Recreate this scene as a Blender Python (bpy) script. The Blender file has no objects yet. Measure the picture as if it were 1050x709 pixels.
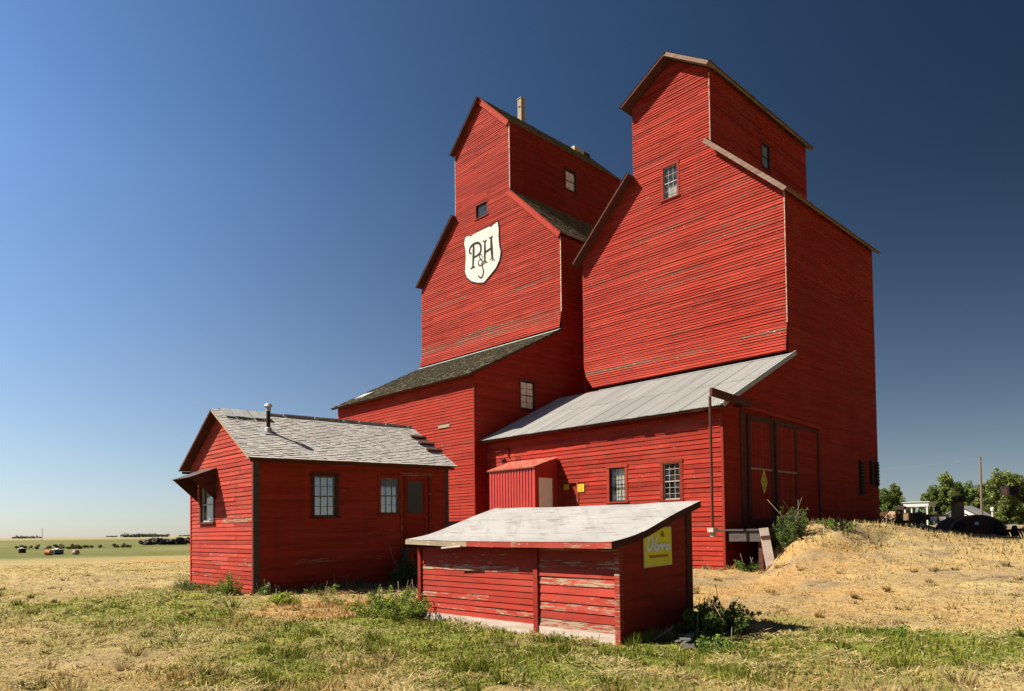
import bpy, math, random
import numpy as np
from mathutils import Vector, Matrix

random.seed(7)
RNG = np.random.default_rng(11)
scene = bpy.context.scene
COL = scene.collection

# ------------------------------------------------------------------ materials
def new_mat(name):
    m = bpy.data.materials.new(name)
    m.use_nodes = True
    nt = m.node_tree
    for n in list(nt.nodes):
        nt.nodes.remove(n)
    out = nt.nodes.new('ShaderNodeOutputMaterial')
    bs = nt.nodes.new('ShaderNodeBsdfPrincipled')
    nt.links.new(bs.outputs[0], out.inputs[0])
    return m, nt, bs, out

def nd(nt, t, **kw):
    n = nt.nodes.new(t)
    for k, v in kw.items():
        setattr(n, k, v)
    return n

def mth(nt, op, a, b=None, clamp=False):
    n = nd(nt, 'ShaderNodeMath', operation=op)
    n.use_clamp = clamp
    for i, v in enumerate((a, b)):
        if v is None:
            continue
        if isinstance(v, (int, float)):
            n.inputs[i].default_value = v
        else:
            nt.links.new(v, n.inputs[i])
    return n.outputs[0]

def mixc(nt, fac, a, b, blend='MIX'):
    n = nd(nt, 'ShaderNodeMix', data_type='RGBA', blend_type=blend)
    n.clamp_factor = True
    for i, v in ((0, fac), (6, a), (7, b)):
        if isinstance(v, (int, float)):
            n.inputs[i].default_value = v
        elif isinstance(v, (tuple, list)):
            n.inputs[i].default_value = (*v[:3], 1)
        else:
            nt.links.new(v, n.inputs[i])
    return n.outputs[2]

def remap(nt, v, a, b, c=0.0, d=1.0):
    n = nd(nt, 'ShaderNodeMapRange')
    n.clamp = True
    nt.links.new(v, n.inputs[0])
    for i, x in enumerate((a, b, c, d)):
        n.inputs[i + 1].default_value = x
    return n.outputs[0]

def noise(nt, vec, scale, detail=4, rough=.6):
    n = nd(nt, 'ShaderNodeTexNoise')
    n.inputs['Scale'].default_value = scale
    n.inputs['Detail'].default_value = detail
    n.inputs['Roughness'].default_value = rough
    nt.links.new(vec, n.inputs['Vector'])
    return n.outputs['Fac']

def objvec(nt):
    return nd(nt, 'ShaderNodeTexCoord').outputs['Object']

def along_vec(nt, sx, sz, rot45=False):
    """(x+y)*sx along the boards, z*sz across them"""
    s = nd(nt, 'ShaderNodeSeparateXYZ')
    nt.links.new(objvec(nt), s.inputs[0])
    al = mth(nt, 'ADD', s.outputs[0], s.outputs[1])
    c = nd(nt, 'ShaderNodeCombineXYZ')
    nt.links.new(mth(nt, 'MULTIPLY', al, sx), c.inputs[0])
    nt.links.new(mth(nt, 'MULTIPLY', mth(nt, 'SUBTRACT', s.outputs[0], s.outputs[1]), .13), c.inputs[1])
    nt.links.new(mth(nt, 'MULTIPLY', s.outputs[2], sz), c.inputs[2])
    return c.outputs[0]

def tone_attr(nt):
    a = nd(nt, 'ShaderNodeAttribute', attribute_name='tone')
    s = nd(nt, 'ShaderNodeSeparateColor')
    nt.links.new(a.outputs['Color'], s.inputs[0])
    return s.outputs[0], s.outputs[1], s.outputs[2]

def add_bump(nt, bs, h, strength=.3, dist=.01):
    b = nd(nt, 'ShaderNodeBump')
    b.inputs['Strength'].default_value = strength
    b.inputs['Distance'].default_value = dist
    nt.links.new(h, b.inputs['Height'])
    nt.links.new(b.outputs[0], bs.inputs['Normal'])

def mat_siding(name, base, dark, faded, wood, rough=.85, wearbias=0.0):
    m, nt, bs, out = new_mat(name)
    t, w, f = tone_attr(nt)
    big = noise(nt, objvec(nt), .35, 3, .55)
    col = mixc(nt, t, dark, base)
    fd = mth(nt, 'ADD', mth(nt, 'MULTIPLY', f, .8), remap(nt, big, .45, .8, 0, .55))
    col = mixc(nt, fd, col, faded)
    # streaks of grime running along the boards
    st = noise(nt, along_vec(nt, .9, 14), 1.0, 5, .65)
    col = mixc(nt, remap(nt, st, .50, .74, 0, .70), col, (dark[0] * .38, dark[1] * .9, dark[2] * .9))
    # drips and dirt running down the wall
    dr = noise(nt, along_vec(nt, 2.6, .22), 1.0, 5, .65)
    col = mixc(nt, remap(nt, dr, .52, .78, 0, .38), col, (dark[0] * .5, dark[1], dark[2]))
    # chalky, sun-faded patches
    fp = noise(nt, along_vec(nt, .55, 1.6), 1.0, 5, .6)
    col = mixc(nt, remap(nt, fp, .54, .74, 0, .42), col, (faded[0] * .98, faded[1] * 1.4, faded[2] * 1.5))
    # peeled paint: bare wood
    n1 = noise(nt, along_vec(nt, 3.2, 38), 1.0, 6, .7)
    n2 = noise(nt, objvec(nt), .9, 3, .5)
    wsum = mth(nt, 'ADD', mth(nt, 'ADD', n1, mth(nt, 'MULTIPLY', w, .42)), mth(nt, 'MULTIPLY', n2, .22))
    mask = remap(nt, wsum, .905 - wearbias, .965 - wearbias)
    wcol = mixc(nt, noise(nt, along_vec(nt, 6, 60), 1.0, 4, .7), wood, tuple(c * .45 for c in wood))
    col = mixc(nt, mask, col, wcol)
    # board by board the paint has aged differently
    bl = mth(nt, 'MULTIPLY', mth(nt, 'SUBTRACT', t, .5), .24)
    hv = nd(nt, 'ShaderNodeHueSaturation')
    nt.links.new(mth(nt, 'ADD', bl, 1.0), hv.inputs['Value'])
    nt.links.new(col, hv.inputs['Color'])
    col = hv.outputs[0]
    # scattered small chips where the white undercoat shows
    n4 = noise(nt, along_vec(nt, 7, 26), 1.0, 3, .5)
    chip = remap(nt, mth(nt, 'ADD', n4, mth(nt, 'MULTIPLY', w, .12)), .765, .80)
    col = mixc(nt, chip, col, (.36, .29, .22))
    nt.links.new(col, bs.inputs['Base Color'])
    bs.inputs['Roughness'].default_value = rough
    bs.inputs['Specular IOR Level'].default_value = .10
    hb = mth(nt, 'SUBTRACT', mth(nt, 'MULTIPLY', n1, .4), mask)
    add_bump(nt, bs, hb, .35, .004)
    return m

def mat_simple(name, c1, c2, scale=4, rough=.7, metallic=0, bump=.15, stretch=None, spec=.06, k=.58):
    c1, c2 = tuple(v * k for v in c1), tuple(v * k for v in c2)
    m, nt, bs, out = new_mat(name)
    v = along_vec(nt, *stretch) if stretch else objvec(nt)
    n = noise(nt, v, scale if not stretch else 1.0, 6, .65)
    nt.links.new(mixc(nt, remap(nt, n, .3, .7), c1, c2), bs.inputs['Base Color'])
    bs.inputs['Roughness'].default_value = rough
    bs.inputs['Metallic'].default_value = metallic
    bs.inputs['Specular IOR Level'].default_value = spec
    if bump:
        add_bump(nt, bs, n, bump, .01)
    return m

def mat_shingle(name, c_dark, c_light, c_moss, moss=.5, mottle=3.0):
    m, nt, bs, out = new_mat(name)
    t, w, f = tone_attr(nt)
    col = mixc(nt, t, c_dark, c_light)
    n = noise(nt, objvec(nt), mottle, 6, .7)
    n2 = noise(nt, objvec(nt), 22, 4, .7)
    col = mixc(nt, remap(nt, n, .62 - .3 * moss, .75), col, c_moss)
    col = mixc(nt, remap(nt, n2, .3, .75, 0, .5), col, tuple(c * .4 for c in c_dark))
    nt.links.new(col, bs.inputs['Base Color'])
    bs.inputs['Roughness'].default_value = .9
    bs.inputs['Specular IOR Level'].default_value = .15
    add_bump(nt, bs, n2, .5, .01)
    return m

def mat_glass(name, tint=(.9, .95, 1), refl=.12):
    m, nt, bs, out = new_mat(name)
    nt.nodes.remove(bs)
    tr = nd(nt, 'ShaderNodeBsdfTransparent')
    tr.inputs[0].default_value = (*[c * .85 for c in tint], 1)
    gl = nd(nt, 'ShaderNodeBsdfGlossy')
    gl.inputs['Roughness'].default_value = .03
    n = noise(nt, objvec(nt), 1.7, 2, .5)
    b = nd(nt, 'ShaderNodeBump')
    b.inputs['Strength'].default_value = .25
    b.inputs['Distance'].default_value = .02
    nt.links.new(n, b.inputs['Height'])
    nt.links.new(b.outputs[0], gl.inputs['Normal'])
    # a film of dust on the old glass
    df = nd(nt, 'ShaderNodeBsdfDiffuse')
    df.inputs[0].default_value = (.42, .41, .38, 1)
    dust = remap(nt, noise(nt, objvec(nt), 3.5, 5, .7), .35, .8, .0, .13)
    lw = nd(nt, 'ShaderNodeLayerWeight')
    lw.inputs[0].default_value = .5
    fr = mth(nt, 'ADD', mth(nt, 'MULTIPLY', mth(nt, 'POWER', lw.outputs['Facing'], 4.0), .85), .04)
    mx = nd(nt, 'ShaderNodeMixShader')
    nt.links.new(mth(nt, 'ADD', fr, refl, True), mx.inputs[0])
    nt.links.new(tr.outputs[0], mx.inputs[1])
    nt.links.new(gl.outputs[0], mx.inputs[2])
    mx2 = nd(nt, 'ShaderNodeMixShader')
    nt.links.new(dust, mx2.inputs[0])
    nt.links.new(mx.outputs[0], mx2.inputs[1])
    nt.links.new(df.outputs[0], mx2.inputs[2])
    nt.links.new(mx2.outputs[0], out.inputs[0])
    return m

def mat_foliage(name, bright=1.0, transl=.3, var=True):
    """leaf / blade colour comes from the mesh's own 'leafcol' attribute"""
    m, nt, bs, out = new_mat(name)
    nt.nodes.remove(bs)
    a = nd(nt, 'ShaderNodeAttribute', attribute_name='leafcol')
    d = nd(nt, 'ShaderNodeBsdfDiffuse')
    t = nd(nt, 'ShaderNodeBsdfTranslucent')
    mx = nd(nt, 'ShaderNodeMixShader')
    mx.inputs[0].default_value = transl
    nt.links.new(a.outputs['Color'], d.inputs[0])
    nt.links.new(a.outputs['Color'], t.inputs[0])
    nt.links.new(d.outputs[0], mx.inputs[1])
    nt.links.new(t.outputs[0], mx.inputs[2])
    nt.links.new(mx.outputs[0], out.inputs[0])
    return m

WOOD = (.30, .215, .14)
M = {}
M['red'] = mat_siding('red_siding_paint', (.248, .0200, .0102), (.176, .0125, .0066), (.262, .0325, .0195), (.13, .075, .048))
M['red_house'] = mat_siding('red_house_paint', (.285, .0300, .0165), (.205, .0180, .0100), (.302, .048, .031), WOOD)
M['red_shed'] = mat_siding('red_shed_paint', (.265, .0275, .0165), (.200, .0175, .0100), (.280, .045, .031), (.31, .24, .16), wearbias=.02)
M['red_trim'] = mat_siding('red_trim_paint', (.21, .019, .010), (.120, .0115, .0065), (.23, .036, .020), WOOD, wearbias=.02)
M['dark_trim'] = mat_simple('weathered_trim_and_soffit_shade', (.17, .055, .042), (.075, .034, .028), 6, .8, stretch=(2, 12))  # weathered trim; on roof slabs the soffit shade is put into this colour
M['grey_trim'] = mat_simple('weathered_grey_board', (.16, .13, .12), (.06, .05, .05), 6, .85, stretch=(2, 20))
M['bare_wood'] = mat_simple('bare_weathered_wood', (.55, .44, .32), (.28, .21, .14), 6, .85, stretch=(3, 30))
M['pale_board'] = mat_simple('pale_painted_board', (.74, .62, .52), (.50, .36, .28), 5, .8, stretch=(2, 20))
M['fascia_wood'] = mat_simple('sunbleached_red_fascia', (.34, .25, .19), (.20, .095, .07), 5, .8, stretch=(1.3, 9))
M['shingle_grey'] = mat_shingle('grey_cedar_shingles', (.29, .265, .24), (.50, .465, .43), (.22, .20, .175), .1, 2.0)
M['shingle_moss'] = mat_shingle('mossy_old_shingles', (.065, .055, .038), (.17, .145, .098), (.14, .118, .05), .5, 2.4)
M['metal_red'] = mat_simple('red_ribbed_metal', (.60, .045, .028), (.50, .035, .022), 2, .45, stretch=(1, 1), bump=0, spec=.4)
M['metal_faded'] = mat_simple('faded_red_metal', (.66, .27, .18), (.60, .10, .07), 3, .6, stretch=(3, 3), bump=0)
M['galv'] = mat_simple('galvanised_steel', (.55, .55, .55), (.40, .40, .41), 3, .5, .25, .05)
M['flash'] = mat_simple('metal_flashing', (.62, .62, .60), (.42, .42, .40), 5, .55, .2, .05)
M['black'] = mat_simple('black_stovepipe', (.025, .022, .02), (.05, .035, .025), 12, .55, .0, .05)
M['dark'] = mat_simple('dark_interior', (.012, .010, .009), (.02, .017, .015), 3, .9, bump=0)
M['white'] = mat_simple('white_sign_paint', (.86, .84, .78), (.60, .55, .46), 2.2, .7, bump=.05)
M['ink'] = mat_simple('black_sign_paint', (.02, .018, .018), (.04, .035, .03), 8, .7, bump=0)
M['door_white'] = mat_simple('white_door_paint', (1.35, 1.25, 1.2), (1.15, 1.05, 1.0), 3, .6, bump=.03)
M['yellow'] = mat_simple('faded_yellow_sign', (1.32, 1.16, .075), (1.08, .93, .10), 6, .5, bump=.05)
M['yellow_edge'] = mat_simple('pale_sign_edge', (1.1, .98, .66), (.8, .66, .45), 8, .7, bump=0)
M['lavender'] = mat_simple('pale_sign_lettering', (1.35, 1.35, 1.5), (1.2, 1.2, 1.35), 8, .5, bump=0)
M['orange_ink'] = mat_simple('orange_sign_print', (.60, .34, .03), (.5, .26, .03), 8, .5, bump=0)
M['placard'] = mat_simple('yellow_placard', (.85, .62, .06), (.75, .5, .05), 9, .5, bump=0)
M['glass'] = mat_glass('old_window_glass', refl=.0)
M['glass_bright'] = mat_glass('wavy_reflecting_glass', refl=.42)
M['dusty'] = mat_simple('dusty_covered_pane', (1.3, 1.05, .86), (.72, .56, .45), 5, .6, bump=.05)
M['sash'] = mat_simple('weathered_sash', (.34, .30, .27), (.14, .11, .10), 6, .7, bump=.1)
M['sash_dark'] = mat_simple('dark_sash', (.05, .035, .03), (.025, .02, .02), 6, .7, bump=.1)
M['sash_pale'] = mat_simple('pale_sash', (.62, .56, .50), (.40, .34, .30), 6, .7, bump=.1)
M['blind'] = mat_simple('old_cream_blind', (1.2, 1.06, .82), (.75, .64, .46), 4, .9, bump=.1, stretch=(9, .5))
M['curtain'] = mat_simple('lace_curtain_and_cab_glint', (.85, .85, .80), (.55, .56, .54), 4, .9, bump=.1, stretch=(14, .6))  # curtain cloth; on the truck cab it paints window glints
M['blue_tint'] = mat_simple('blue_painted_glass', (.22, .30, .40), (.14, .20, .28), 4, .3, bump=0)
M['dark_grey_pane'] = mat_simple('grey_covered_pane', (.12, .125, .135), (.09, .095, .10), 3, .35, bump=0)
M['foliage'] = mat_foliage('weed_leaves', transl=.3)
M['blades'] = mat_foliage('grass_blades', transl=.25)
M['bark'] = mat_simple('tree_bark', (.16, .12, .09), (.08, .06, .045), 5, .9)
M['stem'] = mat_simple('weed_stem', (.20, .17, .08), (.12, .13, .05), 8, .9)
M['pole_wood'] = mat_simple('utility_pole_wood', (.30, .22, .18), (.17, .12, .10), 4, .9, stretch=(8, .8))
M['rust'] = mat_simple('dark_rusted_iron', (.10, .060, .045), (.04, .030, .027), 5, .8)
M['rust_red'] = mat_simple('rusty_red_paint', (.19, .075, .05), (.09, .04, .03), 4, .75)
M['rust_tan'] = mat_simple('tan_machine_paint', (.66, .48, .34), (.48, .32, .20), 4, .7)
M['brown'] = mat_simple('brown_machine_paint', (.30, .19, .12), (.17, .10, .065), 4, .75)
M['tyre'] = mat_simple('old_rubber', (.02, .02, .02), (.035, .033, .03), 8, .8)
M['white_wall'] = mat_simple('white_shed_paint', (.78, .77, .74), (.66, .65, .62), 2, .7)
M['grey_roof'] = mat_simple('grey_house_roof', (.30, .30, .30), (.22, .22, .22), 3, .8)
M['orange_paint'] = mat_simple('faded_orange_paint', (.62, .22, .09), (.50, .16, .07), 5, .6)
M['blue_paint'] = mat_simple('faded_blue_paint', (.16, .28, .46), (.12, .22, .36), 5, .6)
M['pink_paint'] = mat_simple('faded_pink_paint', (.52, .34, .30), (.36, .24, .2), 5, .6)
M['stone'] = mat_simple('grey_rubble', (.22, .20, .18), (.09, .08, .07), 4, .9)
M['concrete'] = mat_simple('old_concrete', (.42, .38, .33), (.28, .25, .22), 4, .95)

M['cap'] = mat_siding('chipped_corner_paint', (.32, .06, .045), (.25, .03, .02), (.40, .30, .25), (.42, .38, .34), wearbias=.1)

def mat_roll():
    m, nt, bs, out = new_mat('pale_roll_roofing')
    n1 = noise(nt, objvec(nt), 1.1, 5, .6)
    n2 = noise(nt, along_vec(nt, 2.2, 1), 2.0, 6, .7)
    v = nd(nt, 'ShaderNodeMapping')
    v.inputs['Scale'].default_value = (1.6, 5.5, 3)
    nt.links.new(objvec(nt), v.inputs['Vector'])
    n3 = noise(nt, v.outputs[0], 1.6, 6, .72)
    col = mixc(nt, remap(nt, n1, .35, .7), (.240, .228, .216), (.185, .176, .168))
    col = mixc(nt, remap(nt, n3, .53, .68, 0, .85), col, (.125, .092, .068))
    col = mixc(nt, remap(nt, n2, .52, .75, 0, .6), col, (.13, .122, .115))
    nt.links.new(col, bs.inputs['Base Color'])
    bs.inputs['Roughness'].default_value = .85
    bs.inputs['Specular IOR Level'].default_value = .2
    add_bump(nt, bs, n3, .4, .01)
    return m
M['roll'] = mat_roll()

def mat_corr():
    m, nt, bs, out = new_mat('corrugated_roof_steel')
    t, w, f = tone_attr(nt)
    s = nd(nt, 'ShaderNodeMapping')
    s.inputs['Scale'].default_value = (6, .5, .5)
    nt.links.new(objvec(nt), s.inputs['Vector'])
    n = noise(nt, s.outputs[0], 1.0, 5, .65)
    col = mixc(nt, t, (.235, .225, .212), (.285, .272, .257))
    col = mixc(nt, remap(nt, n, .5, .8, 0, .5), col, (.20, .175, .15))
    n8 = noise(nt, s.outputs[0], 2.2, 6, .75)
    col = mixc(nt, remap(nt, n8, .60, .74, 0, .65), col, (.15, .09, .055))
    col = mixc(nt, w, col, (.11, .105, .10))
    col = mixc(nt, f, col, (.25, .045, .03))
    nt.links.new(col, bs.inputs['Base Color'])
    bs.inputs['Roughness'].default_value = .7
    bs.inputs['Specular IOR Level'].default_value = .1
    return m
M['corr'] = mat_corr()

# ------------------------------------------------------------------ mesh builder
class MB:
    def __init__(self, xf=None):
        self.v, self.f, self.t, self.xf = [], [], [], xf

    def face(self, pts, tone=(.5, 0, 0)):
        b = len(self.v)
        for p in pts:
            p = (float(p[0]), float(p[1]), float(p[2]))
            if self.xf:
                p = self.xf(p)
            self.v.append(p)
        self.f.append(tuple(range(b, b + len(pts))))
        self.t.append(tone)

    def box(self, O, U, V, N, u0, u1, v0, v1, n0, n1, tone=None):
        tone = tone or (random.random(), 0, 0)
        O, U, V, N = map(Vector, (O, U, V, N))
        P = lambda u, v, n: O + U * u + V * v + N * n
        c = [P(u, v, n) for n in (n0, n1) for v in (v0, v1) for u in (u0, u1)]
        for q in ((0, 2, 3, 1), (4, 5, 7, 6), (0, 1, 5, 4), (2, 6, 7, 3), (0, 4, 6, 2), (1, 3, 7, 5)):
            self.face([c[i] for i in q], tone)

    def abox(self, x0, x1, y0, y1, z0, z1, tone=None):
        self.box((0, 0, 0), (1, 0, 0), (0, 1, 0), (0, 0, 1), x0, x1, y0, y1, z0, z1, tone)

    def bar(self, a, b, w, h, up=(0, 0, 1), tone=None):
        a, b = Vector(a), Vector(b)
        d = b - a
        L = d.length
        d.normalize()
        s = d.cross(Vector(up))
        if s.length < 1e-4:
            s = d.cross(Vector((1, 0, 0)))
        s.normalize()
        t = s.cross(d)
        self.box(a, d, s, t, 0, L, -w / 2, w / 2, -h / 2, h / 2, tone)

    def tube(self, pts, radii, n=10, caps=True, tone=(.5, 0, 0)):
        rings = []
        pts = [Vector(p) for p in pts]
        for i, p in enumerate(pts):
            d = (pts[min(i + 1, len(pts) - 1)] - pts[max(i - 1, 0)]).normalized()
            s = d.cross(Vector((0, 0, 1)))
            if s.length < 1e-3:
                s = Vector((1, 0, 0))
            s.normalize()
            t = s.cross(d)
            r = radii[i]
            rings.append([p + s * (r * math.cos(a)) + t * (r * math.sin(a)) for a in [2 * math.pi * k / n for k in range(n)]])
        for i in range(len(rings) - 1):
            for k in range(n):
                self.face([rings[i][k], rings[i][(k + 1) % n], rings[i + 1][(k + 1) % n], rings[i + 1][k]], tone)
        if caps:
            self.face(rings[0][::-1], tone)
            self.face(rings[-1], tone)

    def prism(self, poly, off, tone=(.5, 0, 0)):
        """extrude a polygon (3D points) by a vector"""
        off = Vector(off)
        a = [Vector(p) for p in poly]
        b = [p + off for p in a]
        self.face(a[::-1], tone)
        self.face(b, tone)
        for i in range(len(a)):
            j = (i + 1) % len(a)
            self.face([a[i], a[j], b[j], b[i]], tone)

    def build(self, name, mat, parent=None, smooth=False, merge=False):
        base = Vector((0, 0, 0))
        p = parent
        while p is not None:
            base += Vector(p.location)
            p = p.parent
        me = bpy.data.meshes.new(name)
        me.from_pydata([(x - base.x, y - base.y, z - base.z) for x, y, z in self.v], [], self.f)
        a = me.attributes.new('tone', 'FLOAT_COLOR', 'FACE')
        a.data.foreach_set('color', np.array([(t[0], t[1], t[2], 1) for t in self.t], dtype=np.float32).ravel())
        me.materials.append(mat)
        if smooth:
            me.polygons.foreach_set('use_smooth', [True] * len(me.polygons))
        if merge:
            import bmesh
            bm = bmesh.new()
            bm.from_mesh(me)
            bmesh.ops.remove_doubles(bm, verts=bm.verts, dist=1e-4)
            bmesh.ops.recalc_face_normals(bm, faces=bm.faces)
            bm.to_mesh(me)
            bm.free()
        o = bpy.data.objects.new(name, me)
        COL.objects.link(o)
        if parent is not None:
            o.parent = parent
        return o

def thing(name, label, cat, loc=(0, 0, 0), group=None):
    o = bpy.data.objects.new(name, None)
    COL.objects.link(o)
    o.location = loc
    o.empty_display_size = .3
    o['label'] = label
    o['category'] = cat
    if group:
        o['group'] = group
    return o

def tag(o, label=None, cat=None, group=None, kind=None):
    for k, v in (('label', label), ('category', cat), ('group', group), ('kind', kind)):
        if v:
            o[k] = v
    return o

# ------------------------------------------------------------------ lapped boards
def clip_half(poly, axis, val, keep_ge):
    out = []
    for i in range(len(poly)):
        a, b = poly[i], poly[(i + 1) % len(poly)]
        ia = (a[axis] >= val - 1e-9) if keep_ge else (a[axis] <= val + 1e-9)
        ib = (b[axis] >= val - 1e-9) if keep_ge else (b[axis] <= val + 1e-9)
        if ia:
            out.append(a)
        if ia != ib:
            t = (val - a[axis]) / (b[axis] - a[axis])
            out.append((a[0] + (b[0] - a[0]) * t, a[1] + (b[1] - a[1]) * t))
    return out

def clip_rect(poly, u0, u1, v0, v1):
    for ax, val, ge in ((0, u0, True), (0, u1, False), (1, v0, True), (1, v1, False)):
        if len(poly) < 3:
            return []
        poly = clip_half(poly, ax, val, ge)
    return poly if len(poly) >= 3 else []

def laps(mb, O, U, V, N, poly, exp=.12, lip=.016, holes=(), seg=(2.5, 5.0), tonef=None, jit=.32, start=None, gap=.0):
    """clapboards or shingles: courses along U stacked along V, each standing proud at its lower edge"""
    O, U, V, N = map(Vector, (O, U, V, N))
    vmin, vmax = min(p[1] for p in poly), max(p[1] for p in poly)
    umin, umax = min(p[0] for p in poly), max(p[0] for p in poly)
    v0 = vmin if start is None else start
    k = 0
    while v0 < vmax - 1e-6:
        v1 = v0 + exp
        cuts = [umin - 1]
        u = umin + random.uniform(0, seg[1])
        while u < umax:
            cuts.append(u)
            u += random.uniform(*seg)
        cuts.append(umax + 1)
        zb = sorted({v0, v1} | {h[i] for h in holes for i in (2, 3) if v0 + 1e-6 < h[i] < v1 - 1e-6})
        tones = []
        for a, b in zip(cuts[:-1], cuts[1:]):
            tones.append(((tonef((a + b) / 2, v0) if tonef else (random.random(), random.random() ** 3 * .6, random.random() ** 2 * .5)), lip * (1 + random.uniform(-jit, jit))))
        for sa, sb in zip(zb[:-1], zb[1:]):
            blocked = sorted((h[0], h[1]) for h in holes if h[2] < sb - 1e-6 and h[3] > sa + 1e-6)
            for (a, b), (tn, lp) in zip(zip(cuts[:-1], cuts[1:]), tones):
                spans = [(a, b)]
                for h0, h1 in blocked:
                    ns = []
                    for s0, s1 in spans:
                        if h1 <= s0 or h0 >= s1:
                            ns.append((s0, s1))
                        else:
                            if h0 > s0:
                                ns.append((s0, h0))
                            if h1 < s1:
                                ns.append((h1, s1))
                    spans = ns
                for s0, s1 in spans:
                    pc = clip_rect(poly, s0, s1 - gap, sa, sb)
                    if len(pc) < 3:
                        continue
                    mb.face([O + U * p[0] + V * p[1] + N * (lp * (1 - (p[1] - v0) / exp)) for p in pc], tn)
                    if sa == v0:
                        bot = [p[0] for p in pc if abs(p[1] - v0) < 1e-6]
                        if len(bot) >= 2:
                            x0, x1 = min(bot), max(bot)
                            q = [O + U * x0 + V * v0, O + U * x1 + V * v0, O + U * x1 + V * v0 + N * lp, O + U * x0 + V * v0 + N * lp]
                            mb.face(q, tn)
                    if gap and sa == v0:
                        pass
        v0 = v1
        k += 1

X, Y, Z = Vector((1, 0, 0)), Vector((0, 1, 0)), Vector((0, 0, 1))

def wall_front(mb, y, poly, **kw):
    laps(mb, (0, y, 0), X, Z, -Y, poly, **kw)

def wall_right(mb, x, poly, **kw):
    laps(mb, (x, 0, 0), Y, Z, X, poly, **kw)

def plain_front(mb, y, poly, tone=(.5, 0, 0)):
    mb.face([(u, y, v) for u, v in poly], tone)

def plain_side(mb, x, poly, tone=(.5, 0, 0)):
    mb.face([(x, u, v) for u, v in poly], tone)

def roof_slab(mb, a, b, c, d, th, tone=(.3, 0, 0)):
    """a,b lower edge, c,d upper edge (same order), slab hangs below the quad"""
    a, b, c, d = map(Vector, (a, b, c, d))
    n = (b - a).cross(d - a).normalized()
    if n.z < 0:
        n = -n
    q = [a, b, c, d]
    lo = [p - n * th for p in q]
    mb.face(q, tone)
    mb.face(lo[::-1], tone)
    for i in range(4):
        j = (i + 1) % 4
        mb.face([q[i], q[j], lo[j], lo[i]], tone)

def roof_shingles(mb, a, b, c, d, exp=.13, lip=.012, seg=(.1, .28), dark=.0, tonef=None, jit=.6, overhang=.02):
    a, b, c, d = map(Vector, (a, b, c, d))
    U = (b - a)
    Lu = U.length
    U.normalize()
    Vv = (d - a)
    Vv = Vv - U * Vv.dot(U)
    Lv = Vv.length
    Vv.normalize()
    n = U.cross(Vv)
    if n.z < 0:
        n = -n
    n.normalize()
    laps(mb, a + n * .004, U, Vv, n, [(0, -overhang), (Lu, -overhang), (Lu, Lv), (0, Lv)], exp=exp, lip=lip, seg=seg, jit=jit,
         tonef=tonef or (lambda u, v: (random.random(), 0, 0)))

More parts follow.
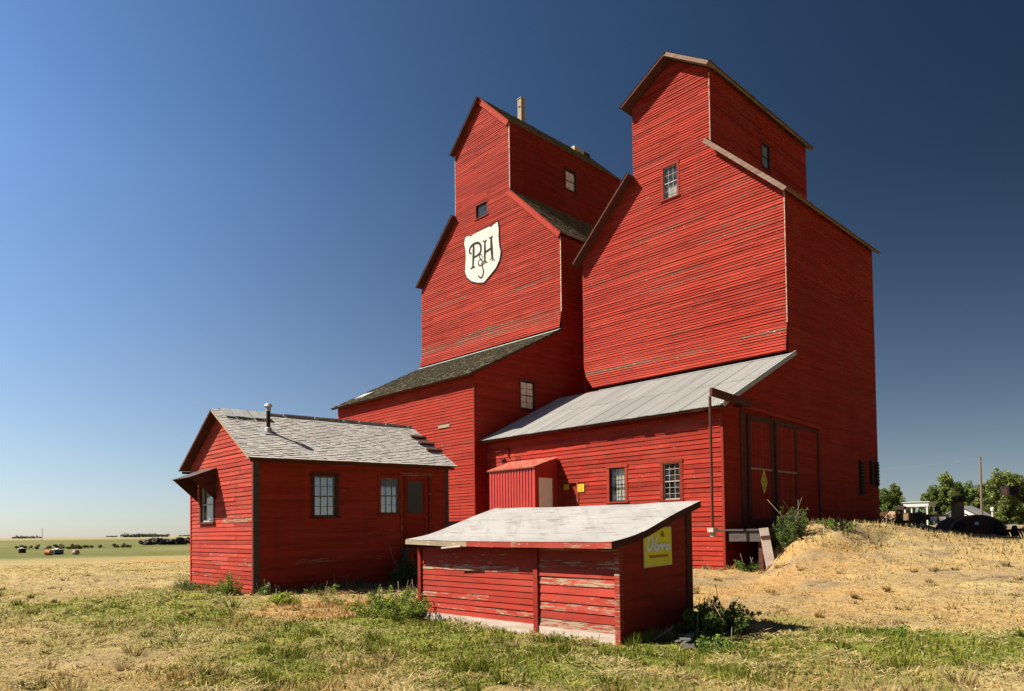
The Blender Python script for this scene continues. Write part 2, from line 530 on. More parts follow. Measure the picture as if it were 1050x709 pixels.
def window(parent, O, U, N, u0, u1, z0, z1, cols=2, rows=4, trim=.10, sill=True, sash='sash', trim_mat='red_trim', xf=None,
           back=None, pane='glass', rail=True, depth=.07, proud=.03, split_back=None):
    """a hung window let into the wall: frame part with sash, muntins, pane and what hangs behind it as sub-parts"""
    O, U, N = Vector(O), Vector(U), Vector(N)
    f = MB(xf)
    W = (random.random(), .22, .4)
    f.box(O, U, Z, N, u0 - trim, u0, z0, z1, -.02, proud, W)
    f.box(O, U, Z, N, u1, u1 + trim, z0, z1, -.02, proud, W)
    f.box(O, U, Z, N, u0 - trim - .02, u1 + trim + .02, z1, z1 + trim, -.02, proud + .012, W)
    f.box(O, U, Z, N, u0 - trim - .03, u1 + trim + .03, z0 - .05, z0, -.02, proud + (.04 if sill else .0), W)
    fo = f.build('window', M[trim_mat], parent)
    s = MB(xf)
    sw = .024
    d0, d1 = -depth, -depth + .035
    zm = (z0 + z1) / 2
    # jamb linings
    for (a, b, c, d) in ((u0, u0 + .012, z0, z1), (u1 - .012, u1, z0, z1), (u0, u1, z0, z0 + .012), (u0, u1, z1 - .012, z1)):
        s.box(O, U, Z, N, a, b, c, d, -depth - .03, -.021)
    s.box(O, U, Z, N, u0 + .012, u0 + sw + .012, z0 + .012, z1 - .012, d0, d1)
    s.box(O, U, Z, N, u1 - sw - .012, u1 - .012, z0 + .012, z1 - .012, d0, d1)
    s.box(O, U, Z, N, u0 + .012, u1 - .012, z0 + .012, z0 + .045, d0 - .001, d1 + .001)
    s.box(O, U, Z, N, u0 + .012, u1 - .012, z1 - .036, z1 - .012, d0 - .001, d1 + .001)
    if rail:
        s.box(O, U, Z, N, u0 + .012, u1 - .012, zm - .017, zm + .017, d0 - .001, d1 + .012)
    for i in range(1, cols):
        u = u0 + (u1 - u0) * i / cols
        s.box(O, U, Z, N, u - .007, u + .007, z0 + .02, z1 - .02, d0 + .008, d1 - .006)
    for i in range(1, rows):
        z = z0 + (z1 - z0) * i / rows
        if rail and abs(z - zm) < .03:
            continue
        s.box(O, U, Z, N, u0 + .02, u1 - .02, z - .007, z + .007, d0 + .009, d1 - .007)
    s.build('sash', M[sash], fo)
    g = MB(xf)
    P = lambda u, z, n: O + U * u + Z * z + N * n
    g.face([P(u0 + .01, z0 + .01, d0 + .012), P(u1 - .01, z0 + .01, d0 + .012), P(u1 - .01, z1 - .01, d0 + .012), P(u0 + .01, z1 - .01, d0 + .012)])
    g.build('pane', M[pane], fo)
    if back:
        c = MB(xf)
        n0 = -depth - .06
        b0, b1, c0, c1 = (u0 - .03, u1 + .03, z0 - .03, z1 + .03)
        if split_back:
            b0 = u0 + (u1 - u0) * split_back[0]
            b1 = u0 + (u1 - u0) * split_back[1]
            c0 = z0 + (z1 - z0) * split_back[2]
            c1 = z0 + (z1 - z0) * split_back[3]
        # softly pleated cloth
        nn = 16
        for i in range(nn):
            ua, ub = b0 + (b1 - b0) * i / nn, b0 + (b1 - b0) * (i + 1) / nn
            na, nb = n0 - .02 * (i % 2), n0 - .02 * ((i + 1) % 2)
            c.face([P(ua, c0, na), P(ub, c0, nb), P(ub, c1, nb), P(ua, c1, na)])
        c.build('curtain', M[back], fo)
    return fo

# ------------------------------------------------------------------ terrain
def hash2(ix, iy, seed):
    n = (ix.astype(np.int64) * 374761393 + iy.astype(np.int64) * 668265263 + seed * 982451653) & 0xFFFFFFFF
    n = ((n ^ (n >> 13)) * 1274126177) & 0xFFFFFFFF
    n = (n ^ (n >> 16)) & 0xFFFFFFFF
    return n / 4294967295.0

def vnoise(x, y, seed=0):
    x = np.asarray(x, float)
    y = np.asarray(y, float)
    ix, iy = np.floor(x), np.floor(y)
    fx, fy = x - ix, y - iy
    fx, fy = fx * fx * (3 - 2 * fx), fy * fy * (3 - 2 * fy)
    a, b = hash2(ix, iy, seed), hash2(ix + 1, iy, seed)
    c, d = hash2(ix, iy + 1, seed), hash2(ix + 1, iy + 1, seed)
    return (a * (1 - fx) + b * fx) * (1 - fy) + (c * (1 - fx) + d * fx) * fy

def fbm(x, y, seed=0, o=4):
    s, a, t = 0, 1, 0
    for i in range(o):
        s = s + a * vnoise(x * 2 ** i + 17.3 * i, y * 2 ** i - 9.1 * i, seed + i)
        t += a
        a *= .5
    return s / t

def sstep(a, b, x):
    t = np.clip((np.asarray(x, float) - a) / (b - a), 0, 1)
    return t * t * (3 - 2 * t)

def rut_distance(x, y):
    t = np.clip(((x + 31) * 9.5 + (y - 4.3) * 4.3) / (9.5 ** 2 + 4.3 ** 2), 0, 1)
    dx, dy = x + 31 - 9.5 * t, y - 4.3 - 4.3 * t
    return np.hypot(dx, dy) + .25 * (vnoise(x * .8, y * .8, 8) - .5)

def ground_z(x, y):
    x = np.asarray(x, float)
    y = np.asarray(y, float)
    # raised bed the elevators stand on, falling away to the right
    G = np.interp(x, [-60, -50, -36, -12, -10.3, -9.2, -8.7, -7.9, -6, -3, 6, 30, 80], [0, 0, .9, .96, .95, .94, .94, .82, .66, .54, .4, .3, .2])
    y0 = np.interp(x, [-12, -11, -10.2, -9.4, -8, -6], [23.2, 21.6, 20.2, 18.3, 16.6, 16.0])
    y1 = np.interp(x, [-12, -11, -10.3, -9.6, -9.1, -8.7, -8.35, -7.9, -6, -3], [26.2, 23.6, 22.2, 22.4, 22.6, 23.2, 24.4, 26.5, 29.6, 31.5])
    tt = np.clip((y - y0) / (y1 - y0), 0, 1)
    E = 1.53 * G * (.45 * tt + .55 * tt * tt * (3 - 2 * tt))
    E = E * (1 - .05 * sstep(0, 1, (y - y1) / 3)) * (1 - .20 * sstep(25.0, 29.5, y) * sstep(-11.7, -10.6, x) * sstep(-3, -6, x))
    E = E * (1 - .42 * sstep(33.2, 38, y) * sstep(-12.5, -11, x)) * (1 - .6 * sstep(60, 140, y))
    z = E + .05 + .18 * sstep(14, 21, y) * sstep(-26, -16, x) * (1 - sstep(0, 20, x))
    near = 1 - sstep(30, 90, np.hypot(x + 8, y - 8))
    z = z + near * (.10 * (fbm(x * .45, y * .45, 3) - .5) + .09 * (fbm(x * 1.9, y * 1.9, 5, 3) - .5) + .085 * (fbm(x * 5.0, y * 5.0, 6, 2) - .5) + .11 * np.abs(fbm(x * .9 + y * .5, y * 1.6, 7, 3) - .5))
    # old wheel rut on the left
    # mowing lines and old wheel tracks across the bank
    al, ac = .694 * x + .72 * y, -.72 * x + .694 * y
    z = z + .10 * near * sstep(-14, -10, x) * sstep(13, 17, y) * (fbm(al * .22, ac * 1.5, 51, 4) - .5)
    d = rut_distance(x, y)
    z = z - .22 * np.exp(-(d / .17) ** 2) * sstep(.25, .6, vnoise(x * .45, y * .45, 9)) + .07 * np.exp(-((d - .42) / .2) ** 2)
    # far plain rolls a little
    far = sstep(90, 400, np.hypot(x, y))
    z = z * (1 - far) + far * (.2 + .5 * (fbm(x * .004, y * .004, 12, 3) - .5))
    return z

def gauss(x, y, cx, cy, rx, ry=None):
    ry = ry or rx
    return np.exp(-(((x - cx) / rx) ** 2 + ((y - cy) / ry) ** 2))

def ground_mix(x, y):
    """returns green amount 0..1, orange amount 0..1 and bare-soil amount 0..1"""
    x = np.asarray(x, float)
    y = np.asarray(y, float)
    g = .20 + 1.9 * (fbm(x * .30, y * .30, 21) - .5) + 1.5 * (fbm(x * 1.3, y * 1.3, 22, 3) - .5)
    for cx, cy, r, a in ((-16.7, 4.6, 2.0, .75), (-13.8, 4.6, 1.8, .75), (-18.8, 3.7, 1.5, .5), (-14.8, 6.0, 1.3, .5), (-10.2, 5.4, 2.0, .55),
                         (-8.6, 6.6, 1.6, .7), (-6.2, 6.6, 1.6, .65), (-4.6, 7.2, 1.4, .6), (-4.2, 9.9, 1.5, .5), (-2.8, 10.4, 1.5, .5),
                         (-10.6, 7.4, 1.2, .7), (-18.6, 6.6, .9, .6), (-1.5, 11.5, 1.6, .4), (-21, 6.4, 1.5, .3)):
        g = g + 1.25 * a * gauss(x, y, cx, cy, r)
    for cx, cy, r, a in ((-9.9, 2.3, 2.0, .55), (-28, 7, 6, .35), (-12.1, 6.9, 1.2, 1.0), (-13.2, 7.7, 1.4, .8), (-12.3, 9.0, 1.6, .9), (-14.6, 3.0, 1.4, .3), (-5, 16, 4.5, .8),
                         (-10, 18, 3, .9), (-6, 24, 7, 1.0), (0, 20, 7, .8), (-9.5, 15.5, 2, .6)):
        g = g - a * gauss(x, y, cx, cy, r)
    g = g - .8 * sstep(13.0, 17.0, y - .25 * (x + 4)) * sstep(-14, -9, x)
    # green meadow strip further out to the left, bleached stubble beyond it
    d = np.hypot(x, y)
    left = sstep(-30, -40, x)
    g = np.where(left > 0, g * (1 - left) + left * np.where(d > 50, .30, .12), g)
    strip = sstep(56, 66, d) * (1 - sstep(330, 520, d)) * left
    g = g + strip * (.80 + 1.1 * (fbm(x * .05, y * .05, 30) - .5) + .5 * (fbm(x * .3, y * .3, 33, 3) - .5))
    o = .12 + .9 * (fbm(x * .5 + 40, y * .5, 25) - .5)
    for cx, cy, r, a in ((-12.1, 6.8, 1.6, .9), (-14.5, 7.2, 1.2, .6), (-12.6, 9.2, 1.5, .8), (-10, 17.5, 4, .6), (-4.6, 13.5, 2.4, .5), (-8, 27, 5, .25), (-47, 16, 5, .9), (-5.2, 8.6, 1.5, .5)):
        o = o + a * gauss(x, y, cx, cy, r)
    s = sstep(.56, .72, fbm(x * .8, y * .8, 27)) * .6
    s = s + .7 * gauss(x, y, -4.5, 21, 4.5) * sstep(.4, .6, fbm(x * 1.1, y * 1.1, 28)) + .35 * gauss(x, y, -27, 6, 5) 
    al, ac = .694 * x + .72 * y, -.72 * x + .694 * y
    s = s + .5 * sstep(.55, .68, fbm(al * .25, ac * 1.7, 52, 4)) * sstep(13, 17, y) * sstep(-14, -10, x)
    rd = np.exp(-(rut_distance(x, y) / .22) ** 2) * sstep(.25, .6, vnoise(x * .45, y * .45, 9))
    s = s + 1.6 * rd
    return np.clip(g - rd, 0, 1), np.clip(o, 0, 1), np.clip(s, 0, 1.6)

STRAW = np.array((.285, .200, .072))
PALE = np.array((0.33, 0.265, 0.13))
ORANGE = np.array((0.31, 0.165, 0.056))
GREEN = np.array((.062, .088, .011))
YGREEN = np.array((.180, .185, .027))
SOIL = np.array((.21, .15, .082))

def ground_colour(x, y):
    g, o, s = ground_mix(x, y)
    v = fbm(x * 2.2, y * 2.2, 31, 3)[..., None]
    straw = STRAW * (1 - v) + PALE * v
    c = straw * (1 - o[..., None]) + ORANGE * o[..., None]
    s1 = np.clip(s, 0, 1)[..., None]
    c = c * (1 - s1) + SOIL * s1
    c = c * (1 - .75 * np.clip(s - 1, 0, .6)[..., None] / .6)
    dd = sstep(40, 80, np.hypot(x, y))[..., None]
    c = c * (1 - dd) + np.array((.27, .225, .13)) * dd
    fr = sstep(45, 60, np.hypot(x, y))[..., None]
    gr = YGREEN * (1 - v) + GREEN * v
    gr = gr * (1 - fr) + (np.array((.060, .076, .017)) * v + np.array((.108, .102, .030)) * (1 - v)) * fr
    g = g[..., None]
    return c * (1 - g) + gr * g

def axis(lo, hi, step, far, grow=1.16):
    a = list(np.arange(lo, hi + 1e-6, step))
    s = step
    v = hi
    up = []
    while v < far:
        s *= grow
        v += s
        up.append(v)
    s, v, dn = step, lo, []
    while v > -far:
        s *= grow
        v -= s
        dn.append(v)
    return np.array(dn[::-1] + a + up)

gx = axis(-32, 3, .11, 6000)
gy = axis(0, 34, .11, 6000)
GX, GY = np.meshgrid(gx, gy)
GZ = ground_z(GX, GY)
nx, ny = len(gx), len(gy)
verts = np.stack([GX.ravel(), GY.ravel(), GZ.ravel()], 1)
ii = np.arange((nx - 1) * (ny - 1))
r_, c_ = ii // (nx - 1), ii % (nx - 1)
q0 = r_ * nx + c_
quads = np.stack([q0, q0 + 1, q0 + nx + 1, q0 + nx], 1)
me = bpy.data.meshes.new('ground')
me.vertices.add(len(verts))
me.vertices.foreach_set('co', verts.ravel())
me.loops.add(quads.size)
me.loops.foreach_set('vertex_index', quads.ravel().astype(np.int32))
me.polygons.add(len(quads))
me.polygons.foreach_set('loop_start', np.arange(0, quads.size, 4, dtype=np.int32))
me.polygons.foreach_set('use_smooth', np.ones(len(quads), dtype=bool))
me.update()
at = me.attributes.new('groundcol', 'FLOAT_COLOR', 'POINT')
gc = ground_colour(GX.ravel(), GY.ravel())
at.data.foreach_set('color', np.concatenate([gc, np.ones((len(gc), 1))], 1).astype(np.float32).ravel())

def mat_ground():
    m, nt, bs, out = new_mat('mown_dry_grass_ground')
    a = nd(nt, 'ShaderNodeAttribute', attribute_name='groundcol')
    co = objvec(nt)
    n1 = noise(nt, co, 5, 8, .75)
    n2 = noise(nt, co, 24, 6, .75)
    n3 = noise(nt, co, .02, 6, .6)
    col = mixc(nt, remap(nt, n1, .45, .75, 0, .55), a.outputs['Color'], (.10, .073, .037))
    col = mixc(nt, remap(nt, n2, .52, .8, 0, .7), col, (.055, .04, .022))
    col = mixc(nt, remap(nt, n2, .46, .25, 0, .5), col, (.26, .21, .125))
    col = mixc(nt, remap(nt, n3, .5, .7, 0, .25), col, (.15, .125, .06))
    nt.links.new(col, bs.inputs['Base Color'])
    bs.inputs['Roughness'].default_value = .95
    bs.inputs['Specular IOR Level'].default_value = .05
    add_bump(nt, bs, mth(nt, 'ADD', n1, mth(nt, 'MULTIPLY', n2, .4)), .9, .06)
    return m
me.materials.append(mat_ground())
ground = bpy.data.objects.new('ground', me)
COL.objects.link(ground)
tag(ground, kind='structure')

# ------------------------------------------------------------------ leaf / blade soups
def tri_object(name, tris, cols, mat, parent=None):
    """tris (n,3,3) world coordinates, cols (n,3)"""
    base = np.zeros(3)
    p = parent
    while p is not None:
        base += np.array(p.location)
        p = p.parent
    n = len(tris)
    me = bpy.data.meshes.new(name)
    me.vertices.add(n * 3)
    me.vertices.foreach_set('co', (tris - base).reshape(-1).astype(np.float32))
    me.loops.add(n * 3)
    me.loops.foreach_set('vertex_index', np.arange(n * 3, dtype=np.int32))
    me.polygons.add(n)
    me.polygons.foreach_set('loop_start', np.arange(0, n * 3, 3, dtype=np.int32))
    me.update()
    a = me.attributes.new('leafcol', 'FLOAT_COLOR', 'FACE')
    a.data.foreach_set('color', np.concatenate([cols, np.ones((n, 1))], 1).astype(np.float32).ravel())
    me.materials.append(mat)
    o = bpy.data.objects.new(name, me)
    COL.objects.link(o)
    if parent is not None:
        o.parent = parent
    return o

BLOCKS = [(-21.5, -17.3, 7.75, 14.0), (-34.7, -23.3, 20.2, 36), (-23.3, -11.87, 20.9, 34.6), (-21.7, -19.05, 19.6, 21), (-10.3, -5.88, 7.65, 9.4)]

def outside(x, y, pad=0.0):
    k = np.ones(len(x), bool)
    for a, b, c, d in BLOCKS:
        k &= ~((x > a - pad) & (x < b + pad) & (y > c - pad) & (y < d + pad))
    return k

def make_grass():
    T, C_ = [], []
    cam = np.array((0.0, 0.0))
    # polar sampling about the viewpoint: even cover per unit of view
    N = 420000
    r = 4.2 * (46 / 4.2) ** RNG.random(N)
    th = np.radians(RNG.uniform(77, 186, N))
    x, y = r * np.cos(th), r * np.sin(th)
    k = outside(x, y, .0)
    x, y, r = x[k], y[k], r[k]
    g, o, s = ground_mix(x, y)
    clump = fbm(x * 1.7, y * 1.7, 41, 3)
    dens = np.clip(.35 + 1.2 * (clump - .35) + .4 * g - .5 * s, .06, 1)
    k = RNG.random(len(x)) < dens
    x, y, r, g, o, s, clump = (a[k] for a in (x, y, r, g, o, s, clump))
    z = ground_z(x, y)
    n = len(x)
    # tall uncut grass against walls and on the crest of the bank
    tall = np.zeros(n)
    for a, b, c, d in BLOCKS:
        dx = np.maximum(np.maximum(a - x, x - b), 0)
        dy = np.maximum(np.maximum(c - y, y - d), 0)
        tall = np.maximum(tall, np.exp(-(np.hypot(dx, dy) / .3) ** 2) * (.12 if b > -6 else 1))
    tall = np.maximum(tall * .8, .45 * gauss(x, y, -12.5, 7.7, 1.6))
    crest = np.interp(x, [-12, -11, -10.3, -9.6, -9.1, -8.7, -8.35, -7.9, -6, -3], [26.2, 23.6, 22.2, 22.4, 22.6, 23.2, 24.4, 26.5, 29.6, 31.5])
    tall = np.maximum(tall, .55 * np.exp(-((y - crest) / 1.2) ** 2) * sstep(-12, -11, x))
    tall = np.maximum(tall, 1.0 * gauss(x, y, -9.4, 21.9, 1.2) + .35 * gauss(x, y, -7, 23, 3) + .3 * sstep(22, 25, y) * sstep(-12, -11, x))
    h = (.025 + .050 * np.clip(clump * 1.6 - .3, 0, 1) * (.4 + .8 * g)) * (.6 + .8 * RNG.random(n)) + tall * .20 * (.4 + RNG.random(n))
    hay = sstep(.50, .64, fbm(x * .8 + 9, y * 1.5 - 3, 44, 4)) * (1 - .8 * sstep(18, 26, r))
    flat = RNG.random(n) < np.clip(.40 - .25 * g + .6 * hay, 0, .95)          # cut stalks lying on the ground
    flat &= tall < .3
    w = (.0042 + .0011 * r) * (.6 + .7 * RNG.random(n)) * .62
    az = RNG.uniform(0, 2 * np.pi, n)
    lean = np.where(flat, RNG.uniform(1.2, 1.5, n), np.abs(RNG.normal(0, .45, n)))
    L = np.where(flat, .05 + .12 * RNG.random(n), h)
    dirx, diry = np.cos(az) * np.sin(lean), np.sin(az) * np.sin(lean)
    tip = np.stack([x + dirx * L, y + diry * L, z + np.cos(lean) * L + np.where(flat, .02, 0)], 1)
    fa = RNG.uniform(0, np.pi, n)
    ox, oy = np.cos(fa) * w, np.sin(fa) * w
    zz = z - .01 + np.where(flat, .028, 0)
    zz = zz + np.where(flat, hay * .07 * RNG.random(n), 0)
    tip[:, 2] += zz - z + .01 - np.where(flat, .028, 0)
    b0 = np.stack([x - ox, y - oy, zz], 1)
    b1 = np.stack([x + ox, y + oy, zz], 1)
    tris = np.stack([b0, b1, tip], 1)
    isg = RNG.random(n) < np.clip(g * 1.1 - .05, .02, .95)
    v = RNG.random(n)[:, None]
    cs = STRAW * (1 - v) + PALE * v * 1.05
    cs = cs * (1 - o[:, None] * .75) + ORANGE * o[:, None] * .75
    cg = YGREEN * (1 - v) + GREEN * v
    cs = cs * (1 - .6 * hay[:, None]) + PALE * 1.12 * .6 * hay[:, None]
    col = np.where((isg & ~flat)[:, None], cg, cs) * (.75 + .45 * RNG.random(n))[:, None]
    return tris, col

def make_tufts(n=620):
    r = 5.0 * (34 / 5.0) ** RNG.random(n)
    th = np.radians(RNG.uniform(78, 184, n))
    x, y = r * np.cos(th), r * np.sin(th)
    # a ragged fringe along the foot of the walls
    for (x0, y0, x1, y1, k) in ((-21.6, 7.65, -17.3, 7.65, 26), (-17.2, 7.8, -17.2, 13.9, 40), (-10.35, 7.55, -10.35, 9.2, 8), (-5.8, 7.7, -5.8, 9.4, 16), (-23, 20.8, -12, 20.8, 40), (-11.7, 20.9, -11.7, 24, 14)):
        f = RNG.random(k)
        x = np.concatenate([x, x0 + (x1 - x0) * f + RNG.normal(0, .08, k)])
        y = np.concatenate([y, y0 + (y1 - y0) * f + RNG.normal(0, .08, k)])
    ok = outside(x, y, .03)
    x, y = x[ok], y[ok]
    g, o, s = ground_mix(x, y)
    T, C_ = [], []
    for i in range(len(x)):
        nb = RNG.integers(25, 60)
        hh = RNG.uniform(.07, .20) * (1.25 if i > n * .9 else 1)
        rad = RNG.uniform(.04, .13)
        a = RNG.uniform(0, 2 * np.pi, nb)
        q = rad * np.sqrt(RNG.random(nb))
        bx, by = x[i] + q * np.cos(a), y[i] + q * np.sin(a)
        bz = ground_z(bx, by) - .01
        L = hh * RNG.uniform(.5, 1.1, nb)
        ln = np.abs(RNG.normal(.15, .3, nb)) + q / rad * .35
        tx, ty, tz = bx + np.cos(a) * np.sin(ln) * L, by + np.sin(a) * np.sin(ln) * L, bz + np.cos(ln) * L
        w = .0035 + .0006 * np.hypot(x[i], y[i])
        fa = RNG.uniform(0, np.pi, nb)
        ox, oy = np.cos(fa) * w, np.sin(fa) * w
        T.append(np.stack([np.stack([bx - ox, by - oy, bz], 1), np.stack([bx + ox, by + oy, bz], 1), np.stack([tx, ty, tz], 1)], 1))
        v = RNG.random(nb)[:, None]
        if RNG.random() < g[i] * 1.1:
            c = GREEN * .8 * (1 - v) + YGREEN * v
        else:
            c = STRAW * (1 - v) + (PALE if RNG.random() > o[i] else ORANGE) * v
        C_.append(c * RNG.uniform(.75, 1.1))
    return np.concatenate(T), np.concatenate(C_)

tr, cl = make_grass()
t2, c2 = make_tufts()
tr, cl = np.concatenate([tr, t2]), np.concatenate([cl, c2])
go = tri_object('grass', tr, cl, M['blades'])
tag(go, 'short mown grass and cut straw covering the ground round the buildings', 'grass', kind='stuff')

def leaf_soup(centres, n_each, spread, size, colours, up=.3, flat=1.0):
    """leaves scattered in gaussian clumps; returns tris, cols"""
    T, C_ = [], []
    for (c, rr) in centres:
        n = n_each
        p = RNG.normal(0, 1, (n, 3))
        p /= np.maximum(np.linalg.norm(p, axis=1), 1e-6)[:, None]
        p *= (RNG.random(n) ** .45)[:, None] * rr
        p[:, 2] *= flat
        p += np.array(c)
        a = RNG.normal(0, 1, (n, 3))
        a[:, 2] += up
        a /= np.linalg.norm(a, axis=1)[:, None]
        b = np.cross(a, RNG.normal(0, 1, (n, 3)))
        b /= np.linalg.norm(b, axis=1)[:, None]
        s = size * (.5 + RNG.random(n))[:, None]
        q0, q1 = p - a * s, p + a * s
        m0, m1 = p + b * s * .5, p - b * s * .5
        T.append(np.stack([q0, m0, q1], 1))
        T.append(np.stack([q0, q1, m1], 1))
        v = RNG.random(n)[:, None]
        c0, c1 = np.array(colours[0]), np.array(colours[1])
        cc = c0 * (1 - v) + c1 * v
        cc *= RNG.uniform(.85, 1.35)
        C_ += [cc, cc]
    return np.concatenate(T), np.concatenate(C_)

def each(name, mat, parent, boxes, xf=None):
    """several like boards, every one an object of its own"""
    for b in boxes:
        m = MB(xf)
        m.abox(*b)
        m.build(name, M[mat], parent)

def weed(name, x, y, rx, ry, h, label, cat='bush', cols=((.05, .085, .018), (.11, .15, .03)), nst=26, leaf=.035, nl=26, group=None, flowers=0, spread=.5):
    z = float(ground_z(x, y))
    t = thing(name, label, cat, (x, y, z), group)
    st = MB()
    cents = []
    tips = []
    for i in range(nst):
        a, rr = random.uniform(0, 6.283), math.sqrt(random.random())
        px, py = x + math.cos(a) * rx * rr * .7, y + math.sin(a) * ry * rr * .7
        hh = h * (1 - .45 * rr) * random.uniform(.6, 1.1)
        lx, ly = math.cos(a) * rr * rx * .6 + random.uniform(-.1, .1) * h, math.sin(a) * rr * ry * .6 + random.uniform(-.1, .1) * h
        zz = float(ground_z(px, py)) - .03
        p0, p1, p2 = (px, py, zz), (px + lx * .4, py + ly * .4, zz + hh * .55), (px + lx, py + ly, zz + hh)
        st.tube([(x, y, z - .12), p0, p1, p2], [.006, .006, .004, .002], 5, False)
        tips.append(p2)
        for k in range(9):
            f = .12 + .88 * k / 8
            q = [p0[j] + (p1[j] - p0[j]) * min(1, f * 2) if f < .5 else p1[j] + (p2[j] - p1[j]) * (f * 2 - 1) for j in range(3)]
            cents.append(([q[j] + random.gauss(0, .02) for j in range(3)], .075 * (1.35 - .75 * f) * (h / .6) ** .5))
    st.build('stem', M['stem'], t)
    ds = MB()
    for i in range(max(3, nst // 5)):
        a, rr = random.uniform(0, 6.283), math.sqrt(random.random())
        px, py = x + math.cos(a) * rx * rr, y + math.sin(a) * ry * rr
        zz = float(ground_z(px, py)) - .02
        hh = h * random.uniform(.7, 1.25)
        ds.tube([(x, y, z - .1), (px, py, zz), (px + random.gauss(0, .06) * h, py + random.gauss(0, .06) * h, zz + hh * .6), (px + random.gauss(0, .16) * h, py + random.gauss(0, .16) * h, zz + hh)], [.004, .005, .004, .006], 4, False)
    ds.build('dry_leaves', M['bare_wood'], t)
    T, C_ = leaf_soup(cents, int(nl * .8), spread, leaf * .62, cols, up=.15)
    tri_object('leaves', T, C_, M['foliage'], t)
    if flowers:
        cs = [(p, .05) for p in random.sample(tips, min(flowers, len(tips)))]
        T, C_ = leaf_soup(cs, 14, .3, .022, ((.40, .36, .27), (.46, .42, .34)))
        tri_object('blossoms', T, C_, M['foliage'], t)
    return t

# ------------------------------------------------------------------ office house
def wear_tone(base_w=.15, bands=(), spots=(), spread=None):
    spread = spread or (.4 if base_w <= .06 else 1.0)
    def fn(u, v):
        w = random.random() ** 4 * .55 + base_w * random.random()
        for lo, hi, a in bands:
            if lo <= v <= hi:
                w += a * random.uniform(.5, 1)
        for cu, cv, ru, rv, a in spots:
            w += a * math.exp(-((u - cu) / ru) ** 2 - ((v - cv) / rv) ** 2)
        return (.5 + (random.random() - .5) * spread, w, random.random() ** 2 * .6 * spread)
    return fn

def shear_house(p):
    return (p[0], p[1], p[2] + .02 * (p[1] - 7.76))

